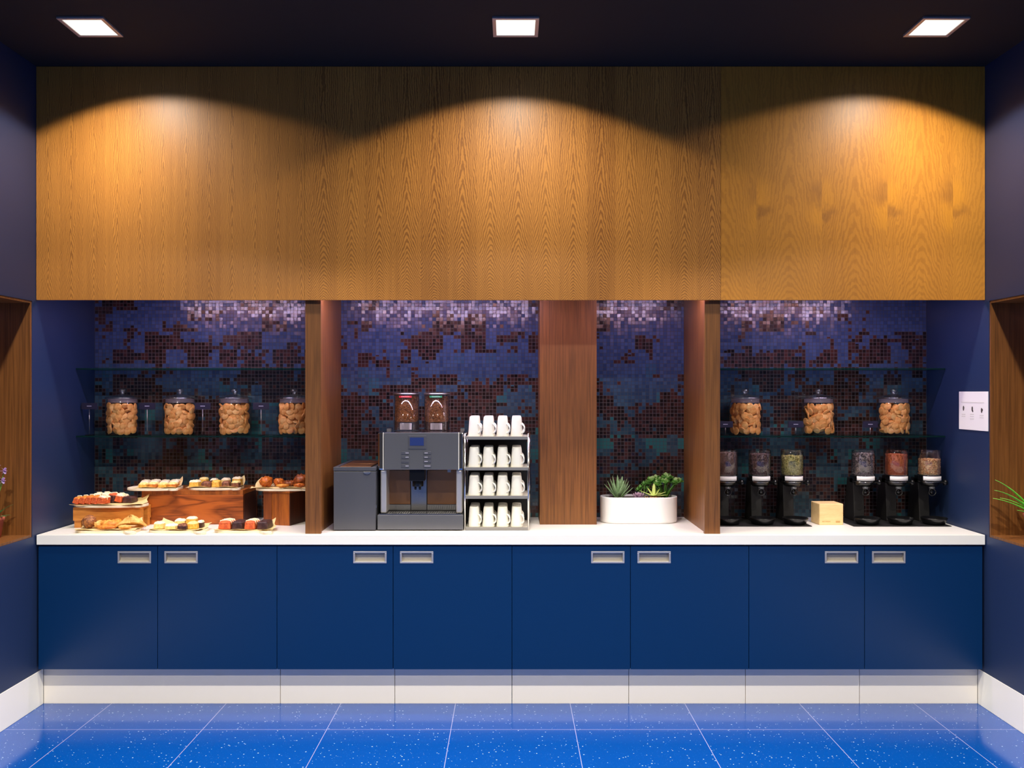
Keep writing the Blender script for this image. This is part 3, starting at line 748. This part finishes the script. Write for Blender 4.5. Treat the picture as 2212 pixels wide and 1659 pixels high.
# pastries at the left end of the worktop
g7 = 'puff pastries on the left worktop tray'
lump('seeded_roll', 'dark seeded bread roll at the left of the front tray', 'pastry', (X(194, .13), .125, Z1), (.036, .036, .034), 'pastry_dark', g7, 11, amp=.1, fr=4)
lump('puff_pastry', 'flat brown-edged pastry slice at the front of the left tray', 'pastry', (X(228, .07), .080, Z1), (.050, .022, .011), 'crust', g7, 12, amp=.08)
ringy('twisted_pastry', 'golden ring-shaped twisted pastry in the middle of the left tray', 'pastry', (X(238, .15), .150, Z1), .036, .018, 'pastry', g7, 13, .85)
lump('puff_pastry', 'small torn golden pastry beside the seeded roll', 'pastry', (X(213, .17), .185, Z1), (.020, .020, .016), 'pastry_pale', g7, 14, amp=.2)
def turnover(label, loc, rz, seed, sc=1.):
    b = MB(); vs = []; fs = []; nu, nv = 24, 14
    for i in range(nu+1):
        t = pi*i/nu
        for j in range(nv+1):
            u = j/nv; L = .074*sc*u
            ridg = 1+.12*sin(t*16)*u
            vs.append((L*cos(t)*1.0, L*sin(t)*.8, .004+(.056*sc*(1-u**2.4)*ridg)*sin(max(.18, min(pi-.18, t)))**.5+.006*u))
    for i in range(nu):
        for j in range(nv): k = i*(nv+1)+j; fs.append((k, k+nv+1, k+nv+2, k+1))
    o = b.addm(vs, fs, True).build('apple_turnover', 'pastry_pale', loc=loc, rz=rz)
    md = o.modifiers.new('t', 'SOLIDIFY'); md.thickness = .01; md.offset = -1
    return tag(o, label, 'pastry', g7)
turnover('large fan-shaped folded puff pastry at the right of the left tray', (X(280, .11), .120, Z1+.002), R(8), 1, 1.12)
lump('puff_pastry', 'browned pastry lump behind the ring-shaped one on the left tray', 'pastry', (X(252, .19), .196, Z1), (.026, .018, .020), 'crust', g7, 21, amp=.18)
lump('puff_pastry', 'pale puffed pastry between the seeded roll and the ring', 'pastry', (X(211, .12), .122, Z1), (.018, .020, .018), 'pastry_pale', g7, 22, amp=.2)
lump('puff_pastry', 'low golden pastry in front of the fan-shaped one', 'pastry', (X(268, .08), .088, Z1), (.034, .018, .011), 'pastry_pale', g7, 16, amp=.12)

# ------------------------------------------------------------------ milk fridge
fx0, fx1 = X(720, .125), -.711; FH = Z(1009, .125)-TOP; cx = (fx0+fx1)/2; h = (fx1-fx0)/2
s = thing('milk_fridge', 'dark grey box-shaped milk fridge left of the coffee machine', 'fridge', (cx, .125, TOP))
MB().box(-h, h, .004, .48, .004, FH-.022).build('body', 'charcoal', s, bevel=.002)
MB().box(-h+.002, h-.002, 0, .0038, .006, FH-.024).build('door', 'charcoal', s, bevel=.0015)
b = MB(); z0, z1 = FH-.0195, FH
b.box(-h, h, 0, .016, z0, z1); b.box(-h, h, .464, .48, z0, z1); b.box(-h, -h+.02, .016, .464, z0, z1); b.box(h-.02, h, .016, .464, z0, z1)
b.box(-h+.02, h-.02, .016, .464, z0, z0+.006)
l = b.build('lid', 'charcoal', s, bevel=.0015)
MB().box(-h+.03, h-.03, .03, .20, FH-.0035, FH+.001).build('lid_window', 'bronze', l, bevel=.001, label='bronze window, wood reflection in its colour')
MB().box(-h+.03, h-.03, .22, .45, FH-.0035, FH+.001).build('lid_window', 'bronze', l, bevel=.001, label='bronze window, wood reflection in its colour')
a_ = [(.019*cos(t), -.014*sin(t)) for t in [pi*i/12 for i in range(13)]]
b = MB(); b.prism(a_, 0, .006, Matrix.Translation((h-.045, -.0005, FH-.024)) @ Matrix.Rotation(pi/2, 4, 'X'))
b.build('pull_tab', 'steel', s, bevel=.001, label='half-round silver tab')
MB().box(h+.0005, h+.0035, .01, .02, .12, .135).build('side_clip', 'steel', s)

# ------------------------------------------------------------------ coffee machine
mx0, mx1 = -.703, -.251; cx = (mx0+mx1)/2; h = (mx1-mx0)/2; y0 = .13
s = thing('coffee_machine', 'steel and grey bean-to-cup coffee machine with two bean hoppers', 'coffee machine', (cx, y0, TOP))
q = lambda z: z-TOP
b = MB().box(-h, h, 0, .44, .006, q(.974)); base = b.build('drip_tray', 'panelgrey', s, bevel=.003)
b = MB()
for k in range(36):
    xx = -h+.018+k*(2*h-.036)/35
    b.box(xx-.0022, xx+.0022, .012, .115, q(.9745), q(.9775))
b.box(-h+.01, h-.01, .008, .012, q(.9745), q(.979)); b.box(-h+.01, h-.01, .115, .119, q(.9745), q(.979))
b.build('drip_grid', 'chrome', base, label='slotted steel drip grid')
ls = .155   # lower cabinet
b = MB().box(-h+.018, h-.018, ls, .43, q(.9745), q(1.208)); b.build('lower_body', 'blackmat', s)
for nm, a, c in (('left', -h+.012, -h+.044), ('right', h-.038, h-.006)):
    MB().box(a, c, .03, .43, q(.980), q(1.2075)).build('side_column', 'polished', s, bevel=.006, label='polished steel column')
pxz = lambda p: X(p, .28)-cx
for a, c in ((835, 886.5), (923, 989.5)):
    MB().box(pxz(a), pxz(c), ls-.008, ls-.0005, q(1.012), q(1.195)).build('splash_panel', 'bronze', s, bevel=.002, label='steel panel, brown wood reflection in its colour')
    b = MB(); n = 14; a2, c2 = pxz(a), pxz(c)
    for k in range(n):
        xx = a2+(c2-a2)*(k+.5)/n; b.addm([(xx-.0035, ls-.006, q(.982)), (xx-.0005, ls-.006, q(.982)), (xx+.0035, ls-.003, q(1.006)), (xx+.0005, ls-.003, q(1.006))], [(0, 1, 2, 3)])
    b.box(a2, c2, ls-.003, ls-.0008, q(.980), q(1.010)); b.build('vent_grille', 'steel', s)
MB().box(pxz(888), pxz(921.5), ls-.006, ls-.0005, q(.980), q(1.195)).build('splash_panel', 'steel', s, bevel=.002, label='narrow centre steel panel')
hb = MB().box(-h, h, .02, .44, q(1.2085), q(1.41)).build('housing', 'chrome', s, bevel=.008, label='polished steel upper housing')
fp = MB().box(X(829, .13)-cx, X(990, .13)-cx, .006, .0195, q(1.2115), q(1.408)).build('front_panel', 'panelgrey', s, bevel=.003)
for a in (X(828, .13)-cx-.003, X(990, .13)-cx+.0004):
    MB().box(a, a+.003, .004, .0195, q(1.2115), q(1.409)).build('panel_edge', 'ceramic', fp, label='thin light edging strip')
zf = lambda py: Z(py, .135)-TOP; xf = lambda px: X(px, .135)-cx
sc = MB().box(xf(882), xf(921), .003, .0058, zf(970), zf(941)).build('display_frame', 'charcoal', fp, bevel=.0015)
MB().box(xf(885.5), xf(915.5), .0015, .0029, zf(962.5), zf(945)).build('screen', 'screen', s, bevel=.0005, label='small blue display')
for px in (867, 915):
    for k, py in enumerate((978.5, 987.5, 996.5, 1006.5)):
        w_ = 16
        bt = MB().box(xf(px), xf(px+w_), .0035, .0058, zf(py+3.2), zf(py-3.2)).build('button', 'charcoal', fp, bevel=.0008)
        a = px+(9 if px < 900 else 2)
        if k == 2 and px < 900: continue
        MB().box(xf(a), xf(a+(7 if k < 3 else 13) if px > 900 else a+7), .0029, .0034, zf(py+.6), zf(py-.5)).build('button_marking', 'tagline', s, label='tiny light marking')
# spout
b = MB().box(pxz(890), pxz(922), .025, .11, q(1.150), q(1.208)); b.cyl(.030, q(1.118), q(1.150), 20, c=((pxz(890)+pxz(922))/2, .07, 0))
b.cyl(.006, q(1.100), q(1.118), 10, c=((pxz(890)+pxz(922))/2-.012, .06, 0)); b.cyl(.006, q(1.100), q(1.118), 10, c=((pxz(890)+pxz(922))/2+.012, .06, 0))
b.build('spout', 'black', s, bevel=.003, label='black coffee spout')
MB().box(xf(966), xf(973), .03, .05, q(1.196), q(1.208)).build('lock', 'steel', s)
for px in (842, 1000):
    MB().box(X(px, .3)-cx-.012, X(px, .3)-cx+.008, .14, .18, q(1.4105), q(1.423)).build('hopper_latch', 'steel', s)
def beans_cyl(r, z0, z1, n, br, seed, name, m_, parent, label, elong=1.4, kind='stuff'):
    rr = random.Random(seed); b = MB(); bm = bmesh.new(); bmesh.ops.create_icosphere(bm, subdivisions=1, radius=1)
    V = [v.co.copy() for v in bm.verts]; bm.verts.index_update(); FF = [tuple(v.index for v in f.verts) for f in bm.faces]; bm.free()
    b.cyl(r-br*2.4, z0, z1-br*1.6, 20); n = int(n*1.9)
    for k in range(n):
        if k < n*.78: a = rr.uniform(0, 2*pi); ra = r-br*rr.uniform(.9, 2.2); z = rr.uniform(z0+br, z1-br)
        else: a = rr.uniform(0, 2*pi); ra = (r-br*1.3)*math.sqrt(rr.random()); z = z1-br*rr.uniform(.8, 2.2)
        mx = Matrix.Translation((cos(a)*ra, sin(a)*ra, z)) @ Matrix.Rotation(a, 4, 'Z') @ Matrix.Rotation(rr.uniform(0, pi), 4, 'X')
        b.addm([(v.x*br*.6, v.y*br*elong*.8, v.z*br*.75) for v in V], FF, True, mx)
    o = b.build(name, m_, parent, label=label); o['kind'] = kind; return o
hy = .36-y0
for k, px in enumerate((878.5, 943.5)):
    hx = X(px, .36)-cx
    hp = MB().lathe([(.070, 0), (.070, .196), (.0685, .196), (.0685, .002)], 40, caps=False).build('bean_hopper', 'acrylic', s, loc=(hx, hy, q(1.412)))
    beans_cyl(.0675, .046, .190, 1100, .0042, 5+k, 'coffee_beans', 'beans', hp, None)
    MB().lathe([(.0672, .002), (.0672, .044), (0, .044)], 32).build('hopper_base', 'acrylic', hp)
    MB().box(-.030, .034, -.064, -.050, .004, .040).build('shutter', 'sheenglass', hp, bevel=.003)  # pale colour stands for highlights on the clear hopper base
    MB().lathe([(.0, .2052), (.066, .2052), (.072, .204), (.0725, .1965), (.0, .1965)], 40).build('hopper_lid', 'steel', hp, label='silver lid')
    lb = MB().lathe([(.0712, .180), (.0712, .190)], 14, a0=-pi/2-.50, a1=-pi/2+.50).build('label', ('redlabel', 'greenlabel')[k], hp, label=('red label', 'green label')[k])
    for q_ in range(9):
        pass
    b2 = MB()
    for t in range(11):
        a = -pi/2-.30+.06*t; hh = (.0026, .0018, .0022)[t % 3]
        b2.lathe([(.0715, .185-hh/2), (.0715, .185+hh/2)], 1, a0=a, a1=a+.04)
    b2.build('label_text', 'paper', s, loc=(hx, hy, q(1.412)), label='white lettering')

# ------------------------------------------------------------------ mug rack
rx0, rx1 = -.238, .092; rx = (rx0+rx1)/2; ry = .14
s = thing('mug_rack', 'four-tier steel mug rack between the coffee machine and the walnut column', 'rack', (rx, ry, TOP))
tiers = [Z(943, ry)-TOP, Z(1009.5, ry)-TOP, Z(1071, ry)-TOP, Z(1139, ry)-TOP]; hw = (rx1-rx0)/2
for k, z in enumerate(tiers):
    sh = MB().box(-hw, hw, .004, .30, z-.006, z-.003).build('shelf', 'shelfcream', s)
    b = MB().box(-hw, hw, 0, .0035, z-.016, z); b.build('shelf_lip', 'liprey', sh, bevel=.0008)
b = MB()
for sx, xx in ((-1, -hw-.004), (1, hw+.002)):
    f = MB()
    for yy in (.004, .290): f.tube([(xx+(.012 if yy > .1 and sx > 0 else 0), yy, 0), (xx+(.012 if yy > .1 and sx > 0 else 0), yy, tiers[0]+.015)], .0045, 10)
    for z in tiers: f.tube([(xx, .004, z-.008), (xx+max(sx, 0)*.012, .290, z-.008)], .0035, 8)
    f.tube([(xx, .004, tiers[0]+.012), (xx+max(sx, 0)*.012, .290, tiers[0]+.012)], .0035, 8)
    f.build('side_frame', 'chrome', s, label='bent chrome side frame')
MB().box(-hw+.002, hw-.002, .2955, .298, tiers[3]-.01, tiers[0]+.01).build('back_panel', 'blackmat', s)
# mugs
def make_mug():
    s = thing('mug', '', 'mug')
    pr = [(.0305, .004), (.0335, 0), (.0332, .006), (.0298, .045), (.0270, .085), (.0252, .102), (.0225, .1085), (.018, .1085), (.017, .106), (0, .106)]
    MB().lathe(pr, 28).build('cup', 'ceramic', s)
    h = [(.0285+.021*sin(t), 0, .044-.024*cos(t)) for t in [pi*i/10 for i in range(11)]]
    h[0] = (.030, 0, .021); h[-1] = (.0270, 0, .068)
    MB().tube(h, .0042, 8).build('handle', 'ceramic', s)
    return s
mug0 = make_mug(); first = True
tn = ('top', 'second', 'third', 'bottom'); cn = ('leftmost', 'second from left', 'third from left', 'rightmost'); rn = ('front', 'middle', 'back')
for k, z in enumerate(tiers):
    for r_ in range(3):
        for c_ in range(4):
            m_ = mug0 if first else copy_tree(mug0); first = False
            m_.location = (-.194+c_*.0757, ry+.041+r_*.078, TOP+z-.0028); m_.rotation_euler.z = R(-38+((k*7+r_*5+c_*3) % 5-2)*2)
            tag(m_, f'upturned white mug, {tn[k]} rack tier, {rn[r_]} row, {cn[c_]}', 'mug', 'white mugs on the rack')

# ------------------------------------------------------------------ planter
px_ = (X(1302, .46)+X(1469, .46))/2; s = thing('planter', 'oblong white planter of mixed succulents right of the walnut column', 'planter', (.7225, .465, TOP))
def caps(L, r, n=44):
    return [(L+r*cos(t), r*sin(t)) for t in [-pi/2+pi*i/n for i in range(n+1)]]+[(-L+r*cos(t), r*sin(t)) for t in [pi/2+pi*i/n for i in range(n+1)]]
PH = .146; L_, r_ = .127, .0885
def loft(rings, name, m_, parent, **k):
    n = len(rings[0][0]); vs = []; fs = []
    for poly, z in rings: vs += [(x, y, z) for x, y in poly]
    for j in range(len(rings)-1):
        for i in range(n): fs.append((j*n+i, j*n+(i+1) % n, (j+1)*n+(i+1) % n, (j+1)*n+i))
    fs.append(tuple(reversed(range(n)))); fs.append(tuple(range((len(rings)-1)*n, len(rings)*n)))
    return MB().addm(vs, fs, False).build(name, m_, parent, **k)
pb = loft([(caps(L_, r_-.008), 0), (caps(L_, r_-.008), .004), (caps(L_, r_-.002), .0045), (caps(L_, r_), .012), (caps(L_, r_+.001), PH-.004), (caps(L_, r_-.001), PH), (caps(L_, r_-.006), PH), (caps(L_, r_-.008), PH-.02)], 'pot', 'pot', s)
MB().prism(caps(L_, r_-.0085), PH-.019, PH-.012).build('soil', 'soil', s)
def blade(b, p0, dirn, L, w0, th, curve=0., n=7, fat=1.):
    d = Vector(dirn).normalized(); up = Vector((0, 0, 1)); sd = d.cross(up); sd = sd.normalized() if sd.length > .05 else Vector((1, 0, 0))
    nr = sd.cross(d); vs = []; fs = []; K = 6
    for i in range(n+1):
        t = i/n; c = Vector(p0)+d*L*t+up*curve*L*t*t; w_ = w0*((1-t)**.7*(.75+t*fat))+.0004
        for j in range(K):
            a = 2*pi*j/K; vs.append(c+sd*w_*cos(a)+nr*th*(1-t*.8)*sin(a))
    for i in range(n):
        for j in range(K): fs.append((i*K+j, i*K+(j+1) % K, (i+1)*K+(j+1) % K, (i+1)*K+j))
    fs.append(tuple(reversed(range(K)))); fs.append(tuple(range(n*K, n*K+K))); b.addm(vs, fs, True)
ox = lambda px: X(px, .45)-.7225
rr = random.Random(3)
def plant(name, label, px, yo, zo=PH-.012): return thing(name, label, 'plant', (.7225+ox(px), .465+yo, TOP+zo))
pl = plant('aloe', 'spiky grey-green aloe at the left end of the white planter', 1336, 0)
b = MB()
for k in range(20):
    a = k*2.4; e = .95-.028*(25-k)*1.0; el = .45+1.0*(k/19)
    blade(b, (cos(a)*.010, sin(a)*.010, 0), (cos(a)*cos(el), sin(a)*cos(el), sin(el)+.15), .092+.02*(k/19)+rr.uniform(-.006, .006), .0135, .005, .12)
b.build('leaves', 'aloe', pl)
pl = plant('echeveria', 'purple-grey rosette succulent beside the aloe', 1378, -.045); b = MB()
for k in range(22):
    a = k*2.4; el = .15+.9*(k/21); blade(b, (0, 0, .002), (cos(a)*cos(el), sin(a)*cos(el), sin(el)), .046-.016*(k/21), .010, .003, .3, fat=1.4)
b.build('leaves', 'purple_leaf', pl)
pl = plant('starfish_succulent', 'pale yellow-green star-shaped succulent in the middle of the planter', 1411, -.035); b = MB()
for a, el, L in ((2.95, .35, .085), (1.3, 1.35, .075), (-.35, .12, .080), (.15, .3, .075), (3.9, .2, .05), (-1.2, .25, .045), (.6, .7, .06), (2.4, .8, .06), (5.6, .5, .05)):
    blade(b, (0, 0, .015), (cos(a)*cos(el), sin(a)*cos(el), sin(el)), L, .0135, .004, 0)
b.build('leaves', 'agave', pl)
MB().tube([(0, 0, -.004), (0, 0, .018)], .006).build('stem', 'jade', pl)
pl = plant('jade_plant', 'bushy dark green jade plant at the right end of the planter', 1437, .02); b = MB(); st = MB(); bt = MB()
tips = []
for k in range(15):
    a = k*2.4+.5; rad = .093*math.sqrt((k+.5)/15); tx, ty = cos(a)*rad*1.0, sin(a)*rad*.45; tz = .060+.045*(1-rad/.1)+rr.uniform(0, .03)
    st.tube([(tx*.15, ty*.15, -.004), (tx*.5, ty*.5, tz*.5), (tx, ty, tz)], [.005, .004, .003], 6)
    for q_ in range(8):
        aa = q_*2.4+k; el = .0+.16*q_; L = .034-.001*q_
        blade(bt if (q_ > 5) else b, (tx, ty, tz-.004), (cos(aa)*cos(el), sin(aa)*cos(el), sin(el)), L, .0135, .004, .2, 5, 2.2)
b.build('leaves', 'jade', pl); bt.build('leaf_tips', 'jade_tip', pl, label='paler new leaves'); st.build('stems', 'jade', pl)
pl = plant('stonecrop', 'small orange and green stonecrop at the planter rim', 1408, -.068); b = MB()
for k in range(16):
    a = k*2.4; r2 = .030*math.sqrt(k/16); blade(b, (cos(a)*r2*1.8, sin(a)*r2*.4, 0), (cos(a)*.4, sin(a)*.2, 1), .016, .004, .003, 0, 4, 1.5)
b.build('leaves', mat('stonecrop_orange', (200, 130, 60), .5), pl)
pl = plant('jade_sprig', 'short green sprig between the aloe and the jade plant', 1394, .03); b = MB(); st = MB()
for (tx, tz) in ((-.02, .055), (.0, .075), (.02, .05), (-.035, .04)):
    st.tube([(tx*.3, 0, -.004), (tx, 0, tz)], .003, 6)
    for q_ in range(7):
        aa = q_*2.4; el = .1+.18*q_; blade(b, (tx, 0, tz-.004), (cos(aa)*cos(el), sin(aa)*cos(el), sin(el)), .022, .007, .003, .15, 5, 1.8)
b.build('leaves', 'jade', pl); st.build('stems', 'jade', pl)

# ------------------------------------------------------------------ grain dispensers
def make_disp():
    s = thing('grain_dispenser', '', 'dispenser'); y = .0; q = lambda z: z-TOP-.0045
    # stand: tapering wedge
    prof = [(.055, 0), (.215, 0), (.165, q(1.135)), (.075, q(1.135))]; w_ = .030
    vs = [(-w_, a, z) for a, z in prof]+[(w_, a, z) for a, z in prof]
    MB().addm(vs, [(0, 1, 2, 3), (7, 6, 5, 4), (0, 4, 5, 1), (1, 5, 6, 2), (2, 6, 7, 3), (3, 7, 4, 0)]).build('stand', 'blackmat', s, bevel=.004)
    m_ = MB(); m_.lathe([(0, q(1.098)), (.040, q(1.098)), (.052, q(1.112)), (.056, q(1.1555)), (0, q(1.1555))], 32)
    m_.box(-.030, .030, 0, .12, q(1.110), q(1.150)); hd = m_.build('hopper_seat', 'black', s)
    MB().lathe([(.058, q(1.1235)), (.0595, q(1.1245)), (.058, q(1.1265))], 32, caps=False).build('seat_ring', 'chrome', s, label='thin chrome ring')
    MB().lathe([(.060, q(1.133)), (.0625, q(1.133)), (.0625, q(1.157)), (.060, q(1.157)), (.060, q(1.133))], 24, a0=-pi/2-.95, a1=-pi/2+.85).build('label_band', 'paper', s, label='white blank label band')
    MB().lathe([(.0575, q(1.157)), (.0655, q(1.157)), (.0655, q(1.161)), (.0575, q(1.161))], 32, caps=False).build('canister_rim', 'acrylic', s)
    MB().lathe([(0, q(1.160)), (.062, q(1.160)), (.062, q(1.296)), (.060, q(1.298)), (.0605, q(1.296)), (.0605, q(1.162))], 32, caps=False).build('canister', 'acrylic', s)
    # knob on the right
    k_ = MB(); mx = Matrix.Translation((.050, -.01, q(1.119))) @ Matrix.Rotation(pi/2, 4, 'Y')
    k_.lathe([(.005, 0), (.005, .022), (.015, .024), (.018, .032), (.015, .041), (0, .044)], 18, mx=mx); k_.build('knob', 'black', s, label='glossy black turning knob')
    m_ = MB(); m_.cyl(.016, q(1.086), q(1.098), 18, c=(0, -.030, 0)); m_.build('nozzle_cap', 'panelgrey', s)
    m_ = MB(); t_ = []
    for i in range(17): a = 2*pi*i/16; t_.append((.019*cos(a), -.036, q(1.068)+.019*sin(a)))
    m_.tube(t_, .0032, 8); m_.cyl(.012, q(1.056), q(1.086), 14, c=(0, -.022, 0)); m_.build('spout', 'black', s, label='black round spout')
    return s
def make_bowl():
    return MB().lathe([(0, 0), (.045, 0), (.058, .006), (.068, .030), (.070, .036), (.067, .036), (.055, .012), (0, .008)], 36).build('catch_bowl', 'black')
d0 = make_disp(); bw0 = make_bowl(); fb = True
grp = ((X(1755, .27), 1.086, 'left group behind the divider', 1), (X(1845, .27), 2.398, 'right group by the wall', 2))
for (xa, xb, lab, g_) in grp:
    xa, xb = sorted((xa, xb))
    o = MB().box(-(xb-xa)/2, (xb-xa)/2, 0, .35, 0, .0042).build('base_plate', 'blackmat', loc=((xa+xb)/2, .275, TOP+.0002), bevel=.001)
    tag(o, f'flat black base plate under the {lab[:-len(" behind the divider")] if g_ == 1 else "right group"} of grain dispensers', 'base plate', 'base plates of the dispensers')
seeds = [(1569, 'seed_brown', .125, .0022, 'fine brown seeds, next to the walnut divider', 900), (1641, 'seed_dark', .118, .0034, 'dark brown seeds, middle of the left group', 650), (1711, 'seed_green', .108, .0040, 'green pumpkin seeds', 520),
         (1865, 'seed_grey', .122, .0042, 'grey striped sunflower seeds', 520), (1936, 'seed_orange', .116, .0019, 'fine orange-brown linseed', 1100), (2007.5, 'seed_nut', .090, .0040, 'pale chopped nuts, nearest the right wall', 460)]
for k, (px, m_, hh, br, lab, n) in enumerate(seeds):
    d = d0 if fb else copy_tree(d0)
    xx = X(px, .40); d.location = (xx, .40, TOP+.0045)
    tag(d, f'black stand dispenser with a clear canister of {lab}', 'dispenser', 'clear canister dispensers')
    o = bw0 if fb else bw0.copy()
    if not fb: COL.objects.link(o)
    o.location = (xx, .345, TOP+.0045); tag(o, f'round black catch bowl under the dispenser of {lab}', 'bowl', 'black catch bowls')
    g_ = beans_cyl(.0600, 0, hh, n, br, 50+k, 'seeds', m_, None, f'loose {lab.split(",")[0]} filling the dispenser canister'); g_['category'] = 'seeds'
    g_.location = (xx, .40, 1.1625)
    fb = False
# light wooden box
s = thing('wooden_box', 'pale maple cube box between the two dispenser groups', 'box', (X(1770, .337)+.0665, .337, TOP), rz=R(2))
MB().box(-.0665, .0665, 0, .13, 0, .117).build('body', 'maple', s, bevel=.004)
b = MB(); bb = MB()
for k in range(13):
    if k == 4: continue
    b.box(-.052+k*.0036, -.052+k*.0036+.0024, -.0006, .0002, .017, .022)
b.build('engraved_text', 'engrave', s, label='faint engraved lettering')
bb.box(.024, .048, -.0006, .0002, .013, .023); bb.build('engraved_mark', 'engrave', s, label='faint engraved mark')

# ------------------------------------------------------------------ notice on the right wall
y0, y1 = -.032, .262; zt, zb = 1.6245, 1.422; xw = WX-.0015
s = thing('wall_notice', 'white wall notice with three small dark figures beside the right niche', 'sign', (WX-.0002, (y0+y1)/2, (zt+zb)/2))
hy_ = (y1-y0)/2; hz_ = (zt-zb)/2
MB().box(-.004, 0, -hy_, hy_, -hz_, hz_).build('panel', 'paper', s, bevel=.0008)
def U(u, v): return hy_-u*2*hy_, hz_-v*2*hz_    # u from far edge to near edge, v from the top
b = MB()
def bar(b, u0, u1, v0, v1):
    a, t_ = U(u0, v0); c, d_ = U(u1, v1); b.box(-.0052, -.0041, min(a, c), max(a, c), min(t_, d_), max(t_, d_))
bb = MB()
for k in range(22): bar(bb, .09+k*.036, .09+k*.036+.026, .270, .290)
for u, rows in ((.17, (.59, .645)), (.47, (.58, .635, .70)), (.80, (.60, .655))):
    for v in rows:
        for k in range(5): bar(bb, u-.065+k*.027, u-.065+k*.027+.019, v, v+.016)
bb.build('lettering', 'ink', s, label='pale grey lettering')
for k, (u, v) in enumerate(((.17, .44), (.48, .45), (.80, .48))):
    y_, z_ = U(u, v); f = MB()
    f.prism([(y_+.005*cos(t)*1.3, z_+.0135*sin(t)) for t in [2*pi*i/12 for i in range(12)]], .0041, .0052, Matrix(((0, 0, -1, 0), (1, 0, 0, 0), (0, 1, 0, 0), (0, 0, 0, 1))))
    f.prism([(y_-.004-.002*k+.004*cos(t), z_-.012*(1 if k == 1 else -.2)+.006*sin(t)) for t in [2*pi*i/10 for i in range(10)]], .0041, .0051, Matrix(((0, 0, -1, 0), (1, 0, 0, 0), (0, 1, 0, 0), (0, 0, 0, 1))))
    f.build('figure', 'inkdark', s, label='small dark pictogram')

# ------------------------------------------------------------------ niche plants
zn = NZ0+.0122
s = thing('flowering_plant', 'potted plant with pale violet flowers in the left wall niche', 'plant', (-2.584, -.125, zn))
MB().lathe([(0, 0), (.036, 0), (.048, .085), (.053, .086), (.054, .104), (.049, .105), (.047, .095), (0, .092)], 28).build('pot', 'terracotta', s)
b = MB()
for a, el, L, z in ((.2, .9, .15, 0), (-.3, .5, .10, 0), (.6, .5, .09, 0), (2.5, .8, .12, 0), (3.6, .6, .12, 0), (1.3, .8, .1, 0), (-1.2, .7, .11, 0), (4.6, .9, .12, 0)):
    blade(b, (0, 0, .09), (cos(a)*cos(el), sin(a)*cos(el), sin(el)), L, .010, .002, -.3, 8, 1.2)
b.build('leaves', 'spider_w', s)
b = MB(); fl = [(.070, -.02, .335), (.068, -.03, .288), (.02, .01, .36), (-.01, -.02, .31), (.0, .02, .27)]
for x, y, z in fl: b.tube([(0, 0, .09), (x*.3, y*.3, z*.6), (x, y, z)], .002, 6)
b.build('stems', 'jade', s)
for x, y, z in fl:
    f = MB()
    for k in range(6):
        a = 2*pi*k/6; blade(f, (0, 0, 0), (cos(a), -.35, sin(a)), .020, .0075, .0012, 0, 5, 1.8)
    fo = f.build('flower', 'petal', s, loc=(x, y-.003, z))
    MB().blob((0, -.003, 0), (.004, .003, .004), 1, 0, sub=2).build('flower_center', 'petal_core', fo)
s = thing('spider_plant', 'arching bright green leafy plant at the right edge in the right wall niche', 'plant', (2.588, -.19, zn))
MB().lathe([(0, 0), (.040, 0), (.055, .110), (.060, .111), (.061, .130), (.056, .131), (.053, .12), (0, .116)], 28).build('pot', 'terracotta', s)
b = MB()
for a, el, L, cv in ((3.0, .95, .33, -.28), (3.2, .80, .31, -.30), (3.05, .60, .25, -.22), (3.6, .35, .16, -.1), (2.8, .75, .22, -.3), (1.2, .7, .15, -.3), (0.2, .6, .16, -.4), (-.9, .6, .15, -.3), (4.4, .5, .15, -.3), (5.2, .8, .15, -.3), (2.0, .9, .17, -.4), (3.9, .9, .16, -.4)):
    blade(b, (0, 0, .115), (cos(a)*cos(el), sin(a)*cos(el), sin(el)), L, .016, .0055, cv, 10, 1.0)
b.build('leaves', 'spider', s)
